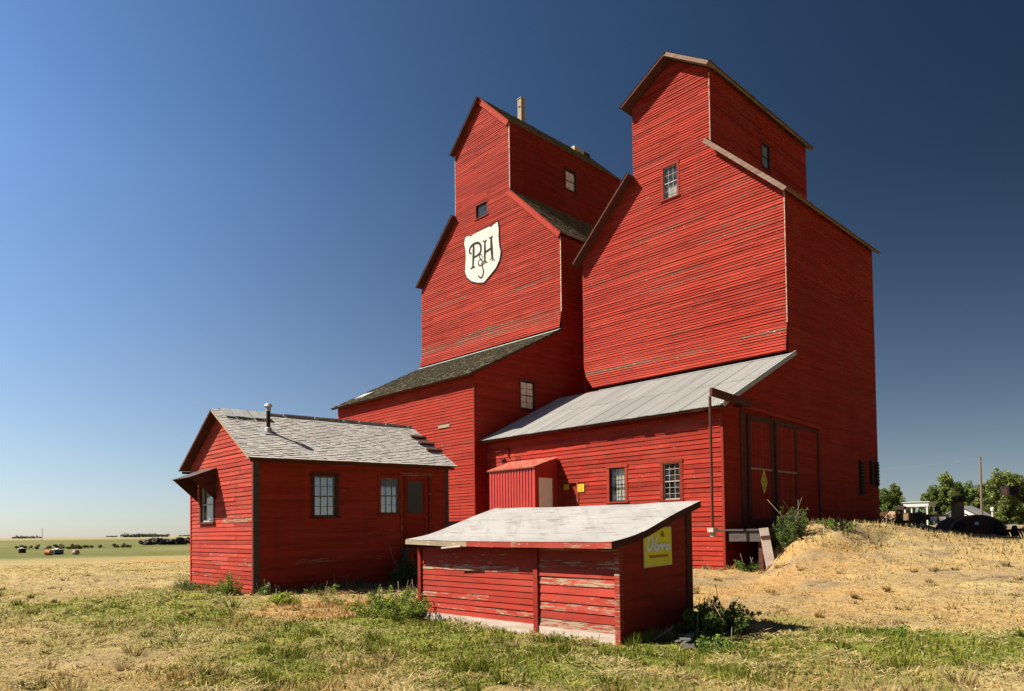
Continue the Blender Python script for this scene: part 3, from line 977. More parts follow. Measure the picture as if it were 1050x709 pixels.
def build_house():
    hx0, hx1, hy0, hy1 = -21.48, -17.32, 7.76, 13.95
    xm, S = (hx0 + hx1) / 2, .63
    wt = 3.55
    pk = wt + S * (hx1 - xm)
    t = thing('office_house', 'low red clapboard office house with grey shingle roof and stovepipe', 'house', (hx1, hy0, .05))
    xf = shear_house
    # gable wall
    m = MB(xf)
    win = (-20.70, -19.80, 1.92, 2.90)
    wall_front(m, hy0, [(hx0, -.25), (hx1, -.25), (hx1, wt), (xm, pk), (hx0, wt)], exp=.112, lip=.016, seg=(1.2, 3.4), holes=[win],
               tonef=wear_tone(.12, bands=((.1, 1.0, .12),), spots=((-18.2, 2.1, .8, .4, .55),)))
    m.build('gable_wall', M['red_house'], t)
    m = MB(xf)
    w1, w2, dr = (9.42, 10.05, 1.98, 3.06), (11.49, 12.12, 2.03, 3.06), (12.26, 13.22, 1.05, 3.14)
    wall_right(m, hx1, [(hy0, -.25), (hy1, -.25), (hy1, wt), (hy0, wt)], exp=.112, lip=.016, seg=(2, 4), holes=[w1, w2, dr], tonef=wear_tone(.05))
    m.build('side_wall', M['red_house'], t)
    m = MB(xf)
    plain_side(m, hx0, [(hy0, -.25), (hy1, -.25), (hy1, wt), (hy0, wt)])
    plain_front(m, hy1, [(hx0, -.25), (hx1, -.25), (hx1, wt), (xm, pk), (hx0, wt)])
    m.build('back_wall', M['red_house'], t)
    # corner boards
    m = MB(xf)
    each('corner_board', 'grey_trim', t, [(hx1 - .001, hx1 + .028, hy0 - .02, hy0 + .13, -.2, wt - .12), (hx1 - .001, hx1 + .028, hy1 - .12, hy1 + .01, -.2, wt - .1)], xf)
    each('corner_board', 'red_house', t, [(hx0 - .02, hx0 + .06, hy0 - .026, hy0 + .05, -.2, wt - .18), (hx1 - .05, hx1 - .003, hy0 - .026, hy0 - .001, -.2, wt - .18)], xf)
    # roof: two slopes
    ry0, ry1 = hy0 - .23, hy1 + .12
    ex = .27
    zr = pk + .09
    ze = zr - S * (hx1 - xm + ex)
    r = MB(xf)
    roof_slab(r, (hx1 + ex, ry0, ze), (hx1 + ex, ry1, ze), (xm, ry1, zr), (xm, ry0, zr), .05)
    roof_slab(r, (hx0 - ex, ry1, ze), (hx0 - ex, ry0, ze), (xm, ry0, zr), (xm, ry1, zr), .05)
    # barge boards and eave boards
    for sx, xe in ((1, hx1 + ex), (-1, hx0 - ex)):
        r.bar((xe - sx * .05, ry0 + .05, ze - .085), (xe - sx * .05, ry1 - .05, ze - .085), .025, .07)
    ro = r.build('roof', M['dark_trim'], t)  # dark slab colour paints in the shade under the overhang
    sh = MB(xf)
    tf = lambda u, v: (min(1, max(0, .55 + random.gauss(0, .15))), 0, 0)
    roof_shingles(sh, (hx1 + ex + .02, ry0 - .02, ze - .012), (hx1 + ex + .02, ry1 + .02, ze - .012), (xm, ry1 + .02, zr), (xm, ry0 - .02, zr), exp=.105, lip=.012, seg=(.07, .2), tonef=tf)
    roof_shingles(sh, (hx0 - ex - .02, ry1 + .02, ze - .012), (hx0 - ex - .02, ry0 - .02, ze - .012), (xm, ry0 - .02, zr), (xm, ry1 + .02, zr), exp=.105, lip=.012, seg=(.07, .2), tonef=tf)
    # worn ridge boards
    yy = ry0 + 1.5
    while yy < ry1 - .05:
        L = min(random.uniform(.5, 1.0), ry1 - yy)
        dz = random.uniform(0, .018)
        for sx in (1, -1):
            sh.bar((xm + sx * .06, yy, zr + .004 + dz - .038), (xm + sx * .06, yy + L - .02, zr + .004 + dz - .038 + random.uniform(-.01, .01)), .13, .016, up=(-sx * .53, 0, .85), tone=(random.random(), 0, 0))
        yy += L
    for sx, xe in ((1, hx1 + ex), (-1, hx0 - ex)):
        e = MB(xf)
        e.bar((xm + sx * .01, ry0 - .012, zr - .035), (xe, ry0 - .012, ze - .035), .02, .05, up=(0, 0, 1))
        e.build('rake_edge', M['bare_wood' if sx > 0 else 'dark_trim'], ro)
    sh.build('shingles', M['shingle_grey'], ro)
    nrm = Vector((S, 0, 1)).normalized()
    sl = Vector((1, 0, -S)).normalized()
    p0 = Vector((xm, 0, zr))
    # sheet of metal nailed over the ridge
    f = MB(xf)
    for k in range(5):
        a = p0 + Vector((0, 7.72 + k * .26, 0)) + sl * .0 + nrm * (.05 + random.uniform(0, .012))
        f.face([a, a + Y * .255, a + Y * .255 + sl * .5 + nrm * random.uniform(-.008, .012), a + sl * .5 + nrm * random.uniform(-.008, .012)])
        f.face([a, a + Y * .255, a + Y * .255 + Vector((-.2, 0, -.11)), a + Vector((-.2, 0, -.11))])
    f.build('ridge_patch', M['flash'], ro)
    # lifted shingle bundles near the far rake
    for d, yc in ((.92, 13.84), (1.38, 13.86), (1.84, 13.88)):
        c = p0 + sl * d + Y * yc + nrm * .05
        f = MB(xf)
        f.box(c, Y, sl, nrm, -.33, .24, -.07, .05, -.03, .035)
        f.build('loose_shingle', M['dark_trim'], ro)
    # stovepipe
    f = MB(xf)
    cx, cy = -18.36, 8.64
    zb = zr - S * (cx - xm)
    f.tube([(cx, cy, zb - .1), (cx, cy, zb + .58)], [.052, .052], 16)
    ch = f.build('stovepipe', M['black'], ro)
    f = MB(xf)
    f.tube([(cx, cy, zb - .08), (cx, cy, zb + .10), (cx, cy, zb + .12)], [.13, .085, .066], 16, False)
    c0 = Vector((cx, cy, zb))
    f.box(c0, Y, sl, nrm, -.17, .17, -.17, .2, .012, .03)
    f.build('flashing', M['galv'], ch)
    f = MB(xf)
    f.tube([(cx, cy, zb + .55), (cx, cy, zb + .68)], [.066, .066], 16, True)
    f.tube([(cx, cy, zb + .66), (cx, cy, zb + .69), (cx, cy, zb + .75), (cx, cy, zb + .765)], [.09, .115, .07, .02], 16, True)
    f.build('cap', M['galv'], ch)
    # windows
    window(t, (hx1, 0, 0), Y, X, *w1, cols=3, rows=4, trim=.10, xf=xf, back='curtain', sash='sash', trim_mat='dark_trim', pane='glass_bright')
    o = window(t, (hx1, 0, 0), Y, X, *w2, cols=3, rows=4, trim=.09, xf=xf, back='curtain', sash='sash', trim_mat='red_trim', pane='glass_bright')
    f = MB(xf)
    f.face([(hx1 - .05, 11.51, 2.82), (hx1 - .05, 12.10, 2.82), (hx1 - .05, 12.10, 3.04), (hx1 - .05, 11.51, 3.04)])
    f.build('painted_pane', M['blue_tint'], o)
    window(t, (0, hy0, 0), X, -Y, *win, cols=1, rows=2, trim=.08, xf=xf, back='curtain', sash='sash_pale', trim_mat='dark_trim')
    # door
    d = MB(xf)
    y0, y1, z0, z1 = dr
    d.abox(hx1 - .06, hx1 - .02, y0, y1, z0, z1)
    for a, b, c, e in ((y0 + .04, y0 + .16, z0, z1), (y1 - .16, y1 - .04, z0, z1), (y0 + .16, y1 - .16, z1 - .13, z1), (y0 + .16, y1 - .16, z0 + .02, z0 + .26), (y0 + .16, y1 - .16, z0 + .86, z0 + .98)):
        d.abox(hx1 - .021, hx1 - .003, a, b, c, e)
    do = d.build('door', M['red_trim'], t)
    d = MB(xf)
    d.abox(hx1 - .02, hx1 - .012, y0 + .18, y1 - .24, z0 + 1.0, z1 - .16)
    d.build('covered_pane', M['dark_grey_pane'], do)
    d = MB(xf)
    d.tube([(hx1 - .01, y1 - .1, z0 + .95), (hx1 + .05, y1 - .1, z0 + .95)], [.012, .028], 10)
    d.build('knob', M['black'], do)
    each('door_frame', 'red_trim', t, [(hx1 - .02, hx1 + .03, y0 - .10, y0, z0, z1, (.5, .5, .3)), (hx1 - .02, hx1 + .03, y1, y1 + .10, z0, z1, (.4, .5, .3)), (hx1 - .02, hx1 + .034, y0 - .12, y1 + .12, z1, z1 + .11, (.6, .6, .3))], xf)
    d = MB(xf)
    d.abox(hx1 - .02, hx1 + .30, y0 - .1, y1 + .1, z0 - .07, z0 - .01)
    d.abox(hx1 + .0, hx1 + .26, y0 - .05, y0 + .01, .0, z0 - .07)
    d.abox(hx1 + .0, hx1 + .26, y1 - .01, y1 + .05, .0, z0 - .07)
    d.build('door_step', M['grey_trim'], t)
    # awning over the gable window
    a0, a1, zt, out, dz = -20.95, -19.60, 3.38, .68, .25
    a = MB(xf)
    yw = hy0 - .02
    roof_slab(a, (a0, yw - out, zt - dz), (a1, yw - out, zt - dz), (a1, yw, zt), (a0, yw, zt), .035)
    aw = a.build('awning', M['dark_trim'], t)
    for xx in (a0 + .01, a1 - .03):
        a = MB(xf)
        a.prism([(xx, yw - out + .02, zt - dz - .03), (xx, yw, zt - .05), (xx, yw, 2.50)], (.02, 0, 0))
        a.build('awning_cheek', M['dark_trim'], aw)
    a = MB(xf)
    roof_slab(a, (a0 - .02, yw - out - .03, zt - dz - .01), (a1 + .02, yw - out - .03, zt - dz - .01), (a1 + .02, yw, zt + .008), (a0 - .02, yw, zt + .008), .008)
    a.build('awning_cover', M['grey_trim'], aw)
    return t
build_house()

# ------------------------------------------------------------------ gabled cupola roofs etc.
def slope_roof(parent, x_lo, z_lo, x_hi, z_hi, y0, y1, th, mat_sh, exp=.16, board=.22, board_mat='red_trim', seg=(.15, .4), name='roof', lipmat=None):
    r = MB()
    if x_lo > x_hi:
        roof_slab(r, (x_lo, y0, z_lo), (x_lo, y1, z_lo), (x_hi, y1, z_hi), (x_hi, y0, z_hi), th)
    else:
        roof_slab(r, (x_lo, y1, z_lo), (x_lo, y0, z_lo), (x_hi, y0, z_hi), (x_hi, y1, z_hi), th)
    s = 1 if x_lo > x_hi else -1
    d = Vector((x_lo - x_hi, 0, z_lo - z_hi)).normalized()
    n = Vector((-d.z * s, 0, d.x * s))
    if board:
        a = Vector((x_hi, y0 + .02, z_hi)) - n * (th + board / 2 - .03)
        b = Vector((x_lo, y0 + .02, z_lo)) - n * (th + board / 2 - .03) - d * .02
        r.bar(a, b, .03, board, up=n, tone=(random.random(), .5, .5))
    o = r.build(name, M[board_mat], parent)
    sh = MB()
    e = d * .05
    if s > 0:
        A, B, Cc, D = Vector((x_lo, y0 - .02, z_lo)) + e, Vector((x_lo, y1, z_lo)) + e, Vector((x_hi, y1, z_hi)), Vector((x_hi, y0 - .02, z_hi))
    else:
        A, B, Cc, D = Vector((x_lo, y1, z_lo)) + e, Vector((x_lo, y0 - .02, z_lo)) + e, Vector((x_hi, y0 - .02, z_hi)), Vector((x_hi, y1, z_hi))
    roof_shingles(sh, A, B, Cc, D, exp=exp, lip=.02, seg=seg)
    sh.build('shingles', M[mat_sh], o)
    return o

def strokes(mb, pts_list, conv, w0, n, thick=.012):
    """brush strokes as flat ribbons with a little thickness; conv maps 2D to 3D; smooth polyline"""
    for pts, ws in pts_list:
        P = []
        k = len(pts)
        for i in range(k - 1):
            p0, p1, p2, p3 = pts[max(i - 1, 0)], pts[i], pts[i + 1], pts[min(i + 2, k - 1)]
            for s in range(6):
                t = s / 6
                P.append(tuple(.5 * ((2 * p1[j]) + (-p0[j] + p2[j]) * t + (2 * p0[j] - 5 * p1[j] + 4 * p2[j] - p3[j]) * t * t + (-p0[j] + 3 * p1[j] - 3 * p2[j] + p3[j]) * t ** 3) for j in (0, 1)))
        P.append(pts[-1])
        L = len(P)
        prev = None
        for i in range(L):
            a, b = P[max(i - 1, 0)], P[min(i + 1, L - 1)]
            dx, dz = b[0] - a[0], b[1] - a[1]
            q = math.hypot(dx, dz) or 1
            f = i / (L - 1)
            w = ws * (.55 + .45 * math.sin(math.pi * min(1, max(0, f * .9 + .05))))
            ox, oz = -dz / q * w / 2, dx / q * w / 2
            lift = Vector(n) * (.00012 * i)
            cur = (Vector(conv(P[i][0] + ox, P[i][1] + oz)) + lift, Vector(conv(P[i][0] - ox, P[i][1] - oz)) + lift)
            if prev:
                mb.face([prev[0], prev[1], cur[1], cur[0]])
            prev = cur

# ------------------------------------------------------------------ elevator with the shield
def build_shield_elevator():
    x0, x1, y0, y1 = -34.6, -23.3, 25.98, 35.5
    c0, c1 = -31.33, -26.82
    yb = 20.26
    t = thing('grain_elevator', 'tall red wooden grain elevator carrying a white shield, with mossy shingled driveway shed in front', 'grain elevator', (x1, yb, .3))
    S = .95
    zc = 19.52                                    # shoulder roof line at the cupola
    zs = zc - S * (x1 - c1) - .10                 # wall height at the edge
    # tower front, with a flared skirt
    m = MB()
    att = (-29.52, -28.62, 18.87, 19.60)
    spots = ((-32, 14.6, 1.6, .9, .35), (-29, 14.0, 2.5, .7, .3), (-25.5, 14.6, 1.5, .6, .3), (-30, 20.8, 1.4, .4, .35))
    tf = wear_tone(.10, bands=((12.2, 12.55, .75),), spots=spots)
    wall_front(m, y0, [(x0, 12.3), (x1, 12.3), (x1, zs), (c1, zc - .1), (c0, zc - .1), (x0, zs)], exp=.11, lip=.028, seg=(2, 4.5), holes=[att], tonef=tf, start=12.3)
    fl = Vector((0, .16, .86)).normalized()
    laps(m, (0, y0 - .16, 11.5), X, fl, Vector((0, -.86, .16)).normalized(), [(x0, 0), (x1, 0), (x1, .875), (x0, .875)], exp=.11, lip=.028, seg=(2, 5),
         tonef=lambda u, v: (random.random(), random.random() ** 2 * .5 + (.6 if .5 < v < .8 else 0), .3))
    m.face([(x0, y0 - .16, 11.5), (x1, y0 - .16, 11.5), (x1, y0 + .05, 11.5), (x0, y0 + .05, 11.5)])
    m.build('tower_wall', M['red'], t)
    m = MB()
    ze = 23.28
    pk = 25.36
    xm = (c0 + c1) / 2
    wall_front(m, y0 - .002, [(c0, zc - .1), (c1, zc - .1), (c1, ze), (xm, pk), (c0, ze)], exp=.11, lip=.028, seg=(1.5, 3.5), holes=[att], tonef=tf)
    cw = (30.40, 31.24, 21.10, 22.22)
    wall_right(m, c1, [(y0, 18.5), (y1, 18.5), (y1, ze), (y0, ze)], exp=.11, lip=.018, holes=[cw], tonef=wear_tone(.05))
    plain_side(m, c0, [(y0, 18), (y1, 18), (y1, ze), (y0, ze)])
    plain_front(m, y1, [(c0, 16), (c1, 16), (c1, ze), (xm, pk), (c0, ze)])
    m.build('cupola_wall', M['red'], t)
    m = MB()
    bw = (23.08, 23.96, 7.22, 8.48)
    wall_right(m, x1, [(y0, 4.0), (y1, 4.0), (y1, zs), (y0, zs)], exp=.11, lip=.018, tonef=wear_tone(.05, spots=((26.2, 10.4, .15, .5, .9),)))
    plain_side(m, x0, [(y0, 0), (y1, 0), (y1, zs), (y0, zs)])
    plain_front(m, y1, [(x0, 0), (x1, 0), (x1, zs), (c1, zc), (c0, zc), (x0, zs)])
    m.build('side_wall', M['red'], t)
    # driveway shed
    rs = .512
    ey, ez = 19.93, 8.36
    rz = lambda y: ez + rs * (y - ey)
    m = MB()
    wt = rz(yb) - .14
    wall_front(m, yb, [(x0, 2.05), (x1, 2.05), (x1, wt), (x0, wt)], exp=.135, lip=.02, seg=(2.5, 5), tonef=wear_tone(.06))
    wall_right(m, x1 + .004, [(yb, 2.05), (y0 - .002, 2.05), (y0 - .002, rz(y0) - .12), (yb, wt)], exp=.115, lip=.018, holes=[bw], tonef=wear_tone(.05))
    plain_side(m, x0 + .01, [(yb, 0), (y0, 0), (y0, rz(y0) - .12), (yb, wt)])
    m.build('driveway_wall', M['red'], t)
    m = MB()
    m.abox(x0 + .1, x1 - .10, yb + .12, yb + .3, -.1, 2.1)
    m.abox(x1 - .10, x1 - .02, yb + .12, y0, -.1, 2.1)
    m.build('foundation', M['dark_trim'], t)
    m = MB()
    m.bar((x1 - .9, yb - .04, 1.95), (x1 - .02, yb - .04, 2.03), .05, .08)
    m.bar((x1 - .75, yb - .04, 1.97), (x1 - .75, yb - .04, .2), .06, .06)
    m.build('sill_beam', M['dark_trim'], t)
    r = MB()
    roof_slab(r, (x0 - .16, ey, ez), (x1 + .10, ey, ez), (x1 + .10, y0 - .05, rz(y0 - .05)), (x0 - .16, y0 - .05, rz(y0 - .05)), .10)
    ro = r.build('driveway_roof', M['dark_trim'], t)
    sh = MB()
    roof_shingles(sh, (x0 - .2, ey - .03, ez - .014), (x1 + .13, ey - .03, ez - .014), (x1 + .13, y0 - .05, rz(y0 - .05)), (x0 - .2, y0 - .05, rz(y0 - .05)), exp=.14, lip=.022, seg=(.1, .3), jit=.7)
    sh.build('shingles', M['shingle_moss'], ro)
    f = MB()
    xx = x0 + .05
    while xx < x1:
        L = min(random.uniform(1.6, 2.6), x1 + .1 - xx)
        f.box((xx, y0 - .42, rz(y0 - .42) + .035), X, Vector((0, 1, rs)).normalized(), Vector((0, -rs, 1)).normalized(), 0, L - .01, 0, .26, 0, random.uniform(.008, .016))
        xx += L
    f.build('roof_flashing', M['flash'], ro)
    f = MB()
    f.box((x0 + 1.4, ey + 1.15, rz(ey + 1.15) + .04), X, Vector((0, 1, rs)).normalized(), Vector((0, -rs, 1)).normalized(), -.5, .5, -.4, .3, -.02, .05)
    f.build('roof_hatch', M['flash'], ro)
    f = MB()
    f.abox(-25.75, -24.95, yb - .045, yb - .02, 6.28, 6.42)
    f.build('patch_board', M['bare_wood'], t)
    f = MB()
    f.abox(-25.75, -25.05, yb - .04, yb - .022, 6.43, 6.5)
    f.build('patch_board', M['dark_trim'], t)
    # tower roofs
    slope_roof(t, x1 + .14, zc - S * (x1 - c1 + .14) + .12, c1, zc + .12, y0 - .14, y1 + .1, .07, 'shingle_moss', board=.26, board_mat='red')
    slope_roof(t, x0 - .16, zc - S * (c0 - x0 + .16) + .12, c0, zc + .12, y0 - .30, y1 + .1, .07, 'shingle_moss', board=0, board_mat='dark_trim')  # slab coloured dark to carry the soffit shade
    cs = (pk + .14 - (ze + .02)) / (c1 - xm)
    slope_roof(t, c1 + .08, pk + .16 - cs * (c1 + .08 - xm), xm, pk + .16, y0 - .12, y1 + .12, .06, 'shingle_moss', board=.26, board_mat='red', name='cupola_roof')
    slope_roof(t, c0 - .12, pk + .16 - cs * (xm - c0 + .12), xm, pk + .16, y0 - .28, y1 + .12, .06, 'shingle_moss', board=0, board_mat='dark_trim', name='cupola_roof')  # cupola soffit shade is put into this dark slab colour
    # corner flashings
    def cap_strip(xa, xb, ya, yb2, za, zb):
        m = MB()
        for z in np.arange(za, zb, .11):
            m.abox(xa + (.02 if xb > xa + .05 else 0), xb, ya, yb2, z, min(z + .11, zb), (random.random(), random.random() * .3, 0))
        m.build('corner_cap', M['pale_board'], t)
    cap_strip(x1 - .05, x1 + .022, y0 - .024, y0, 12.3, zs - .1)
    cap_strip(c1 - .05, c1 + .022, y0 - .028, y0, zc + .15, ze - .1)
    cap_strip(c0 - .012, c0 + .04, y0 - .028, y0, zc + .15, ze - .15)
    m = MB()
    m.abox(x1 - .07, x1 + .026, yb - .026, yb + .06, 2.05, wt - .1)
    m.build('corner_board', M['red_trim'], t)
    # ridge ventilator and hatch
    m = MB()
    zr = pk + .16
    m.abox(xm - .15, xm + .15, 29.0, 29.3, zr - .3, zr + 1.24)
    m.abox(xm - .18, xm + .18, 28.97, 29.33, zr + 1.24, zr + 1.28)
    ch = m.build('ridge_vent', M['bare_wood'], t)
    m = MB()
    m.abox(xm - .09, xm + .09, 28.985, 28.999, zr + .72, zr + .80)
    m.build('vent_slot', M['dark_trim'], ch)
    m = MB()
    m.abox(xm - .22, xm + .22, 33.6, 34.5, zr - .25, zr + .10)
    m.build('ridge_hatch', M['pale_board'], t)
    m = MB()
    m.abox(xm - .22, xm + .22, 34.52, 35.1, zr - .25, zr + .05)
    m.build('ridge_hatch', M['dark_trim'], t)
    # windows
    window(t, (0, y0, 0), X, -Y, *att, cols=1, rows=1, rail=False, trim=.09, sash='sash_dark')
    window(t, (c1, 0, 0), Y, X, *cw, cols=1, rows=2, trim=.09, sash='sash_dark', pane='dusty', trim_mat='dark_trim')
    window(t, (x1 + .004, 0, 0), Y, X, *bw, cols=2, rows=4, trim=.10, sash='sash_dark', pane='dusty', trim_mat='dark_trim')
    # shield
    out = [(-30.347, 18.144), (-30.15, 18.13), (-29.954, 18.023), (-29.742, 18.09), (-28.409, 18.106), (-28.261, 18.018), (-28.081, 18.103), (-27.765, 18.157), (-27.675, 17.738),
           (-27.701, 17.343), (-27.642, 16.789), (-27.551, 16.461), (-27.654, 16.056), (-27.953, 15.703), (-28.605, 15.338), (-28.91, 15.179), (-29.421, 15.299),
           (-29.94, 15.518), (-30.308, 15.824), (-30.484, 16.188), (-30.398, 16.904), (-30.412, 17.402), (-30.525, 17.788), (-30.456, 18.05)]
    cx, cz = -29.03, 16.75
    ys = y0 - .030
    s = thing('shield_sign', 'white shield sign lettered P & H high on the wooden tower', 'sign', (cx, ys, 15.2))
    b = MB()
    b.prism([(x, ys, z) for x, z in out], (0, -.03, 0))
    b.build('shield_board', M['white'], s)
    b = MB()
    big = [(cx + (x - cx) * 1.045, cz + (z - cz) * 1.04) for x, z in out]
    b.prism([(x, ys, z) for x, z in big], (0, -.02, 0))
    b.build('shield_outline', M['ink'], s)
    L = [([(-29.719, 17.56), (-29.728, 16.992), (-29.792, 16.244)], 0.182), ([(-29.895, 17.054), (-30.063, 17.159), (-30.017, 17.391), (-29.72, 17.532), (-29.335, 17.486), (-29.122, 17.264), (-29.148, 16.927), (-29.397, 16.813), (-29.689, 16.786)], 0.130),
         ([(-29.972, 16.21), (-29.792, 16.258), (-29.614, 16.23)], 0.091),
         ([(-28.969, 16.566), (-29.109, 16.778), (-29.243, 16.748), (-29.174, 16.556), (-28.953, 16.321), (-28.996, 16.175), (-29.221, 16.19), (-29.342, 16.362), (-29.237, 16.491), (-29.042, 16.518)], 0.078),
         ([(-29.076, 16.321), (-28.978, 16.019), (-28.922, 15.73), (-29.048, 15.503), (-29.232, 15.538), (-29.332, 15.689)], 0.091),
         ([(-28.773, 17.399), (-28.782, 16.854), (-28.811, 16.281)], 0.169), ([(-28.27, 17.464), (-28.239, 16.899), (-28.19, 16.275)], 0.182), ([(-28.783, 16.786), (-28.5, 16.84), (-28.22, 16.88)], 0.104),
         ([(-28.934, 17.503), (-28.773, 17.386), (-28.63, 17.465)], 0.078), ([(-28.409, 17.48), (-28.27, 17.451), (-28.13, 17.53)], 0.078), ([(-28.955, 16.219), (-28.811, 16.288), (-28.61, 16.245)], 0.078), ([(-28.33, 16.22), (-28.19, 16.275), (-28.033, 16.217)], 0.078)]
    for nm, grp in (('letter', L[:3]), ('letter', L[3:5]), ('letter', L[5:])):
        b = MB()
        for i, st in enumerate(grp):
            strokes(b, [st], lambda u, v, i=i: (u, ys - .033 - .008 * i, v), .1, -Y)
        b.build(nm, M['ink'], s)
    return t
build_shield_elevator()

# ------------------------------------------------------------------ elevator with the warehouse lean-to
def build_warehouse_elevator():
    x0, x1, y0, y1 = -21.7, -11.872, 25.72, 34.5
    c0, c1 = -18.7, -14.88
    t = thing('grain_elevator', 'plain red wooden grain elevator with grey corrugated lean-to warehouse at its foot', 'grain elevator', (x1, 20.9, .3))
    S = .957
    zc = 17.1
    zsr = zc - S * (x1 - c1) - .02
    zsl = zc - S * (c0 - x0) - .02
    rw = (-17.13, -16.46, 15.58, 16.95)
    spots = ((-14.2, 13.4, 1.8, .5, .55), (-17.5, 12.5, 2.5, .9, .3), (-16, 14.3, 1.5, .4, .3), (-19.5, 10.5, 1.5, .6, .25))
    tf = wear_tone(.12, bands=((8.75, 9.1, .62),), spots=spots)
    m = MB()
    wall_front(m, y0, [(x0, 9.2), (x1, 9.2), (x1, zsr), (c1, zc), (c0, zc), (x0, zsl)], exp=.11, lip=.029, seg=(2, 4.5), holes=[rw], tonef=tf, start=9.2)
    fl = Vector((0, .15, 1.05)).normalized()
    nf = Vector((0, -1.05, .15)).normalized()
    laps(m, (0, y0 - .15, 8.15), X, fl, nf, [(x0 + .62, 0), (x1, 0), (x1, 1.06), (x0, 1.06), (x0 + .18, .55)], exp=.11, lip=.029, seg=(2, 5),
         tonef=lambda u, v: (random.random(), random.random() ** 2 * .5 + (.55 if .45 < v < .8 else .05), .3))
    m.face([(x0 + .62, y0 - .15, 8.15), (x1, y0 - .15, 8.15), (x1, y0 + .05, 8.12), (x0 + .62, y0 + .05, 8.12)])
    m.build('tower_wall', M['red'], t)
    m = MB()
    xm = -16.62
    ze, pk = 20.25, 21.42
    wall_front(m, y0 - .002, [(c0, zc), (c1, zc), (c1, ze), (xm, pk), (c0, ze)], exp=.11, lip=.029, seg=(1.5, 3.5), tonef=tf)
    cw = (30.12, 30.80, 17.75, 18.85)
    wall_right(m, c1, [(y0, 16.5), (y1 + .2, 16.5), (y1 + .2, ze), (y0, ze)], exp=.11, lip=.018, holes=[cw], tonef=wear_tone(.15))
    plain_side(m, c0, [(y0, 16), (y1 + .2, 16), (y1 + .2, ze), (y0, ze)])
    plain_front(m, y1 + .2, [(c0, 14), (c1, 14), (c1, ze), (xm, pk), (c0, ze)])
    m.build('cupola_wall', M['red'], t)
    m = MB()
    wall_right(m, x1, [(y0 + .001, .3), (y1, .3), (y1, zsr), (y0 + .001, zsr)], exp=.11, lip=.018, seg=(2, 5), tonef=wear_tone(.06))
    plain_side(m, x0, [(y0, 0), (y1, 0), (y1, zsl), (y0, zsl)])
    plain_front(m, y1, [(x0, 0), (x1, 0), (x1, zsr), (c1, zc), (c0, zc), (x0, zsl)])
    m.build('side_wall', M['red'], t)
    # tower roofs
    slope_roof(t, x1 + .30, zc + .12 - S * (x1 - c1 + .30), c1, zc + .12, y0 - .42, y1 + .1, .09, 'shingle_moss', board=.11, board_mat='fascia_wood')
    slope_roof(t, x0 - .25, zc + .12 - S * (c0 - x0 + .25), c0, zc + .12, y0 - .46, y1 + .1, .09, 'shingle_moss', board=0, board_mat='dark_trim')  # shade beneath this slope is painted by the dark slab colour
    cs = (pk - ze) / (c1 - xm)
    csl = (pk - ze) / (xm - c0)
    zr = pk + .16
    slope_roof(t, c1 + .28, zr - cs * (c1 + .28 - xm), xm, zr, y0 - .50, y1 + .45, .09, 'shingle_moss', board=.09, board_mat='fascia_wood', name='cupola_roof')
    slope_roof(t, c0 - .28, zr - csl * (xm - c0 + .28), xm, zr, y0 - .50, y1 + .45, .09, 'shingle_moss', board=0, board_mat='dark_trim', name='cupola_roof')  # dark slab colour stands in for shade under the cupola overhang
    def cap_strip(xa, xb, ya, yb2, za, zb):
        m = MB()
        for z in np.arange(za, zb, .11):
            m.abox(xa + (.02 if xb > xa + .05 else 0), xb, ya, yb2, z, min(z + .11, zb), (random.random(), random.random() * .9, random.random()))
        m.build('corner_cap', M['cap'], t)
    cap_strip(x1 - .03, x1 + .022, y0 - .026, y0, 9.2, zsr - .1)
    cap_strip(c1 - .03, c1 + .022, y0 - .030, y0, zc + .1, ze - .2)
    window(t, (0, y0, 0), X, -Y, *rw, cols=3, rows=4, trim=.11, sash='sash_pale', back='blind', split_back=(.2, 1.05, -.05, .42))
    window(t, (c1, 0, 0), Y, X, *cw, cols=1, rows=2, trim=.08, sash='sash_dark', back=None, trim_mat='dark_trim', pane='blue_tint')
    # warehouse lean-to
    lx0, ly = -23.28, 20.904
    ey, ez, sl = 20.50, 5.50, .476
    rz = lambda y: ez + sl * (y - ey)
    w1, w2 = (-16.50, -15.79, 2.60, 3.84), (-14.16, -13.50, 2.58, 3.84)
    dd = (-18.94, -18.09, 1.15, 3.40)
    m = MB()
    wt = rz(ly) - .10
    wall_front(m, ly, [(lx0, -.1), (x1, -.1), (x1, wt), (lx0, wt)], exp=.16, lip=.022, seg=(1.8, 4.5), holes=[w1, w2, dd],
               tonef=wear_tone(.12, spots=((-15.2, 4.2, 1.8, .3, .25), (-12.6, 1.3, .5, .15, .6))))
    wall_right(m, x1 + .003, [(ly, -.1), (y0, -.1), (y0, rz(y0) - .16), (ly, wt)], exp=.13, lip=.018, tonef=wear_tone(.06))
    m.build('warehouse_wall', M['red'], t)
    each('corner_board', 'red_trim', t, [(x1 - .065, x1 + .003, ly - .026, ly - .001, -.1, wt, (.5, .3, .3))])
    each('corner_board', 'red_trim', t, [(x1 + .004, x1 + .03, ly - .025, ly + .09, -.1, wt - .05, (.3, .1, .1))])
    # corrugated roof
    r = MB()
    roof_slab(r, (lx0, ey + .02, ez - .035), (x1 + .22, ey + .02, ez - .035), (x1 + .22, y0, rz(y0) - .045), (lx0, y0, rz(y0) - .045), .07)
    ro = r.build('warehouse_roof', M['dark_trim'], t)
    c = MB()
    pitch = .0762
    X0, X1 = lx0, x1 + .30
    nw = int((X1 - X0) / pitch * 6)
    xs = [X0 + (X1 - X0) * i / nw for i in range(nw + 1)]
    vv = Vector((0, 1, sl)).normalized()
    nn = Vector((0, -sl, 1)).normalized()
    Ls = (y0 - ey - .02) / vv.y
    rows = [(-.03, Ls * .52, .0), (Ls * .5, Ls, .010)]
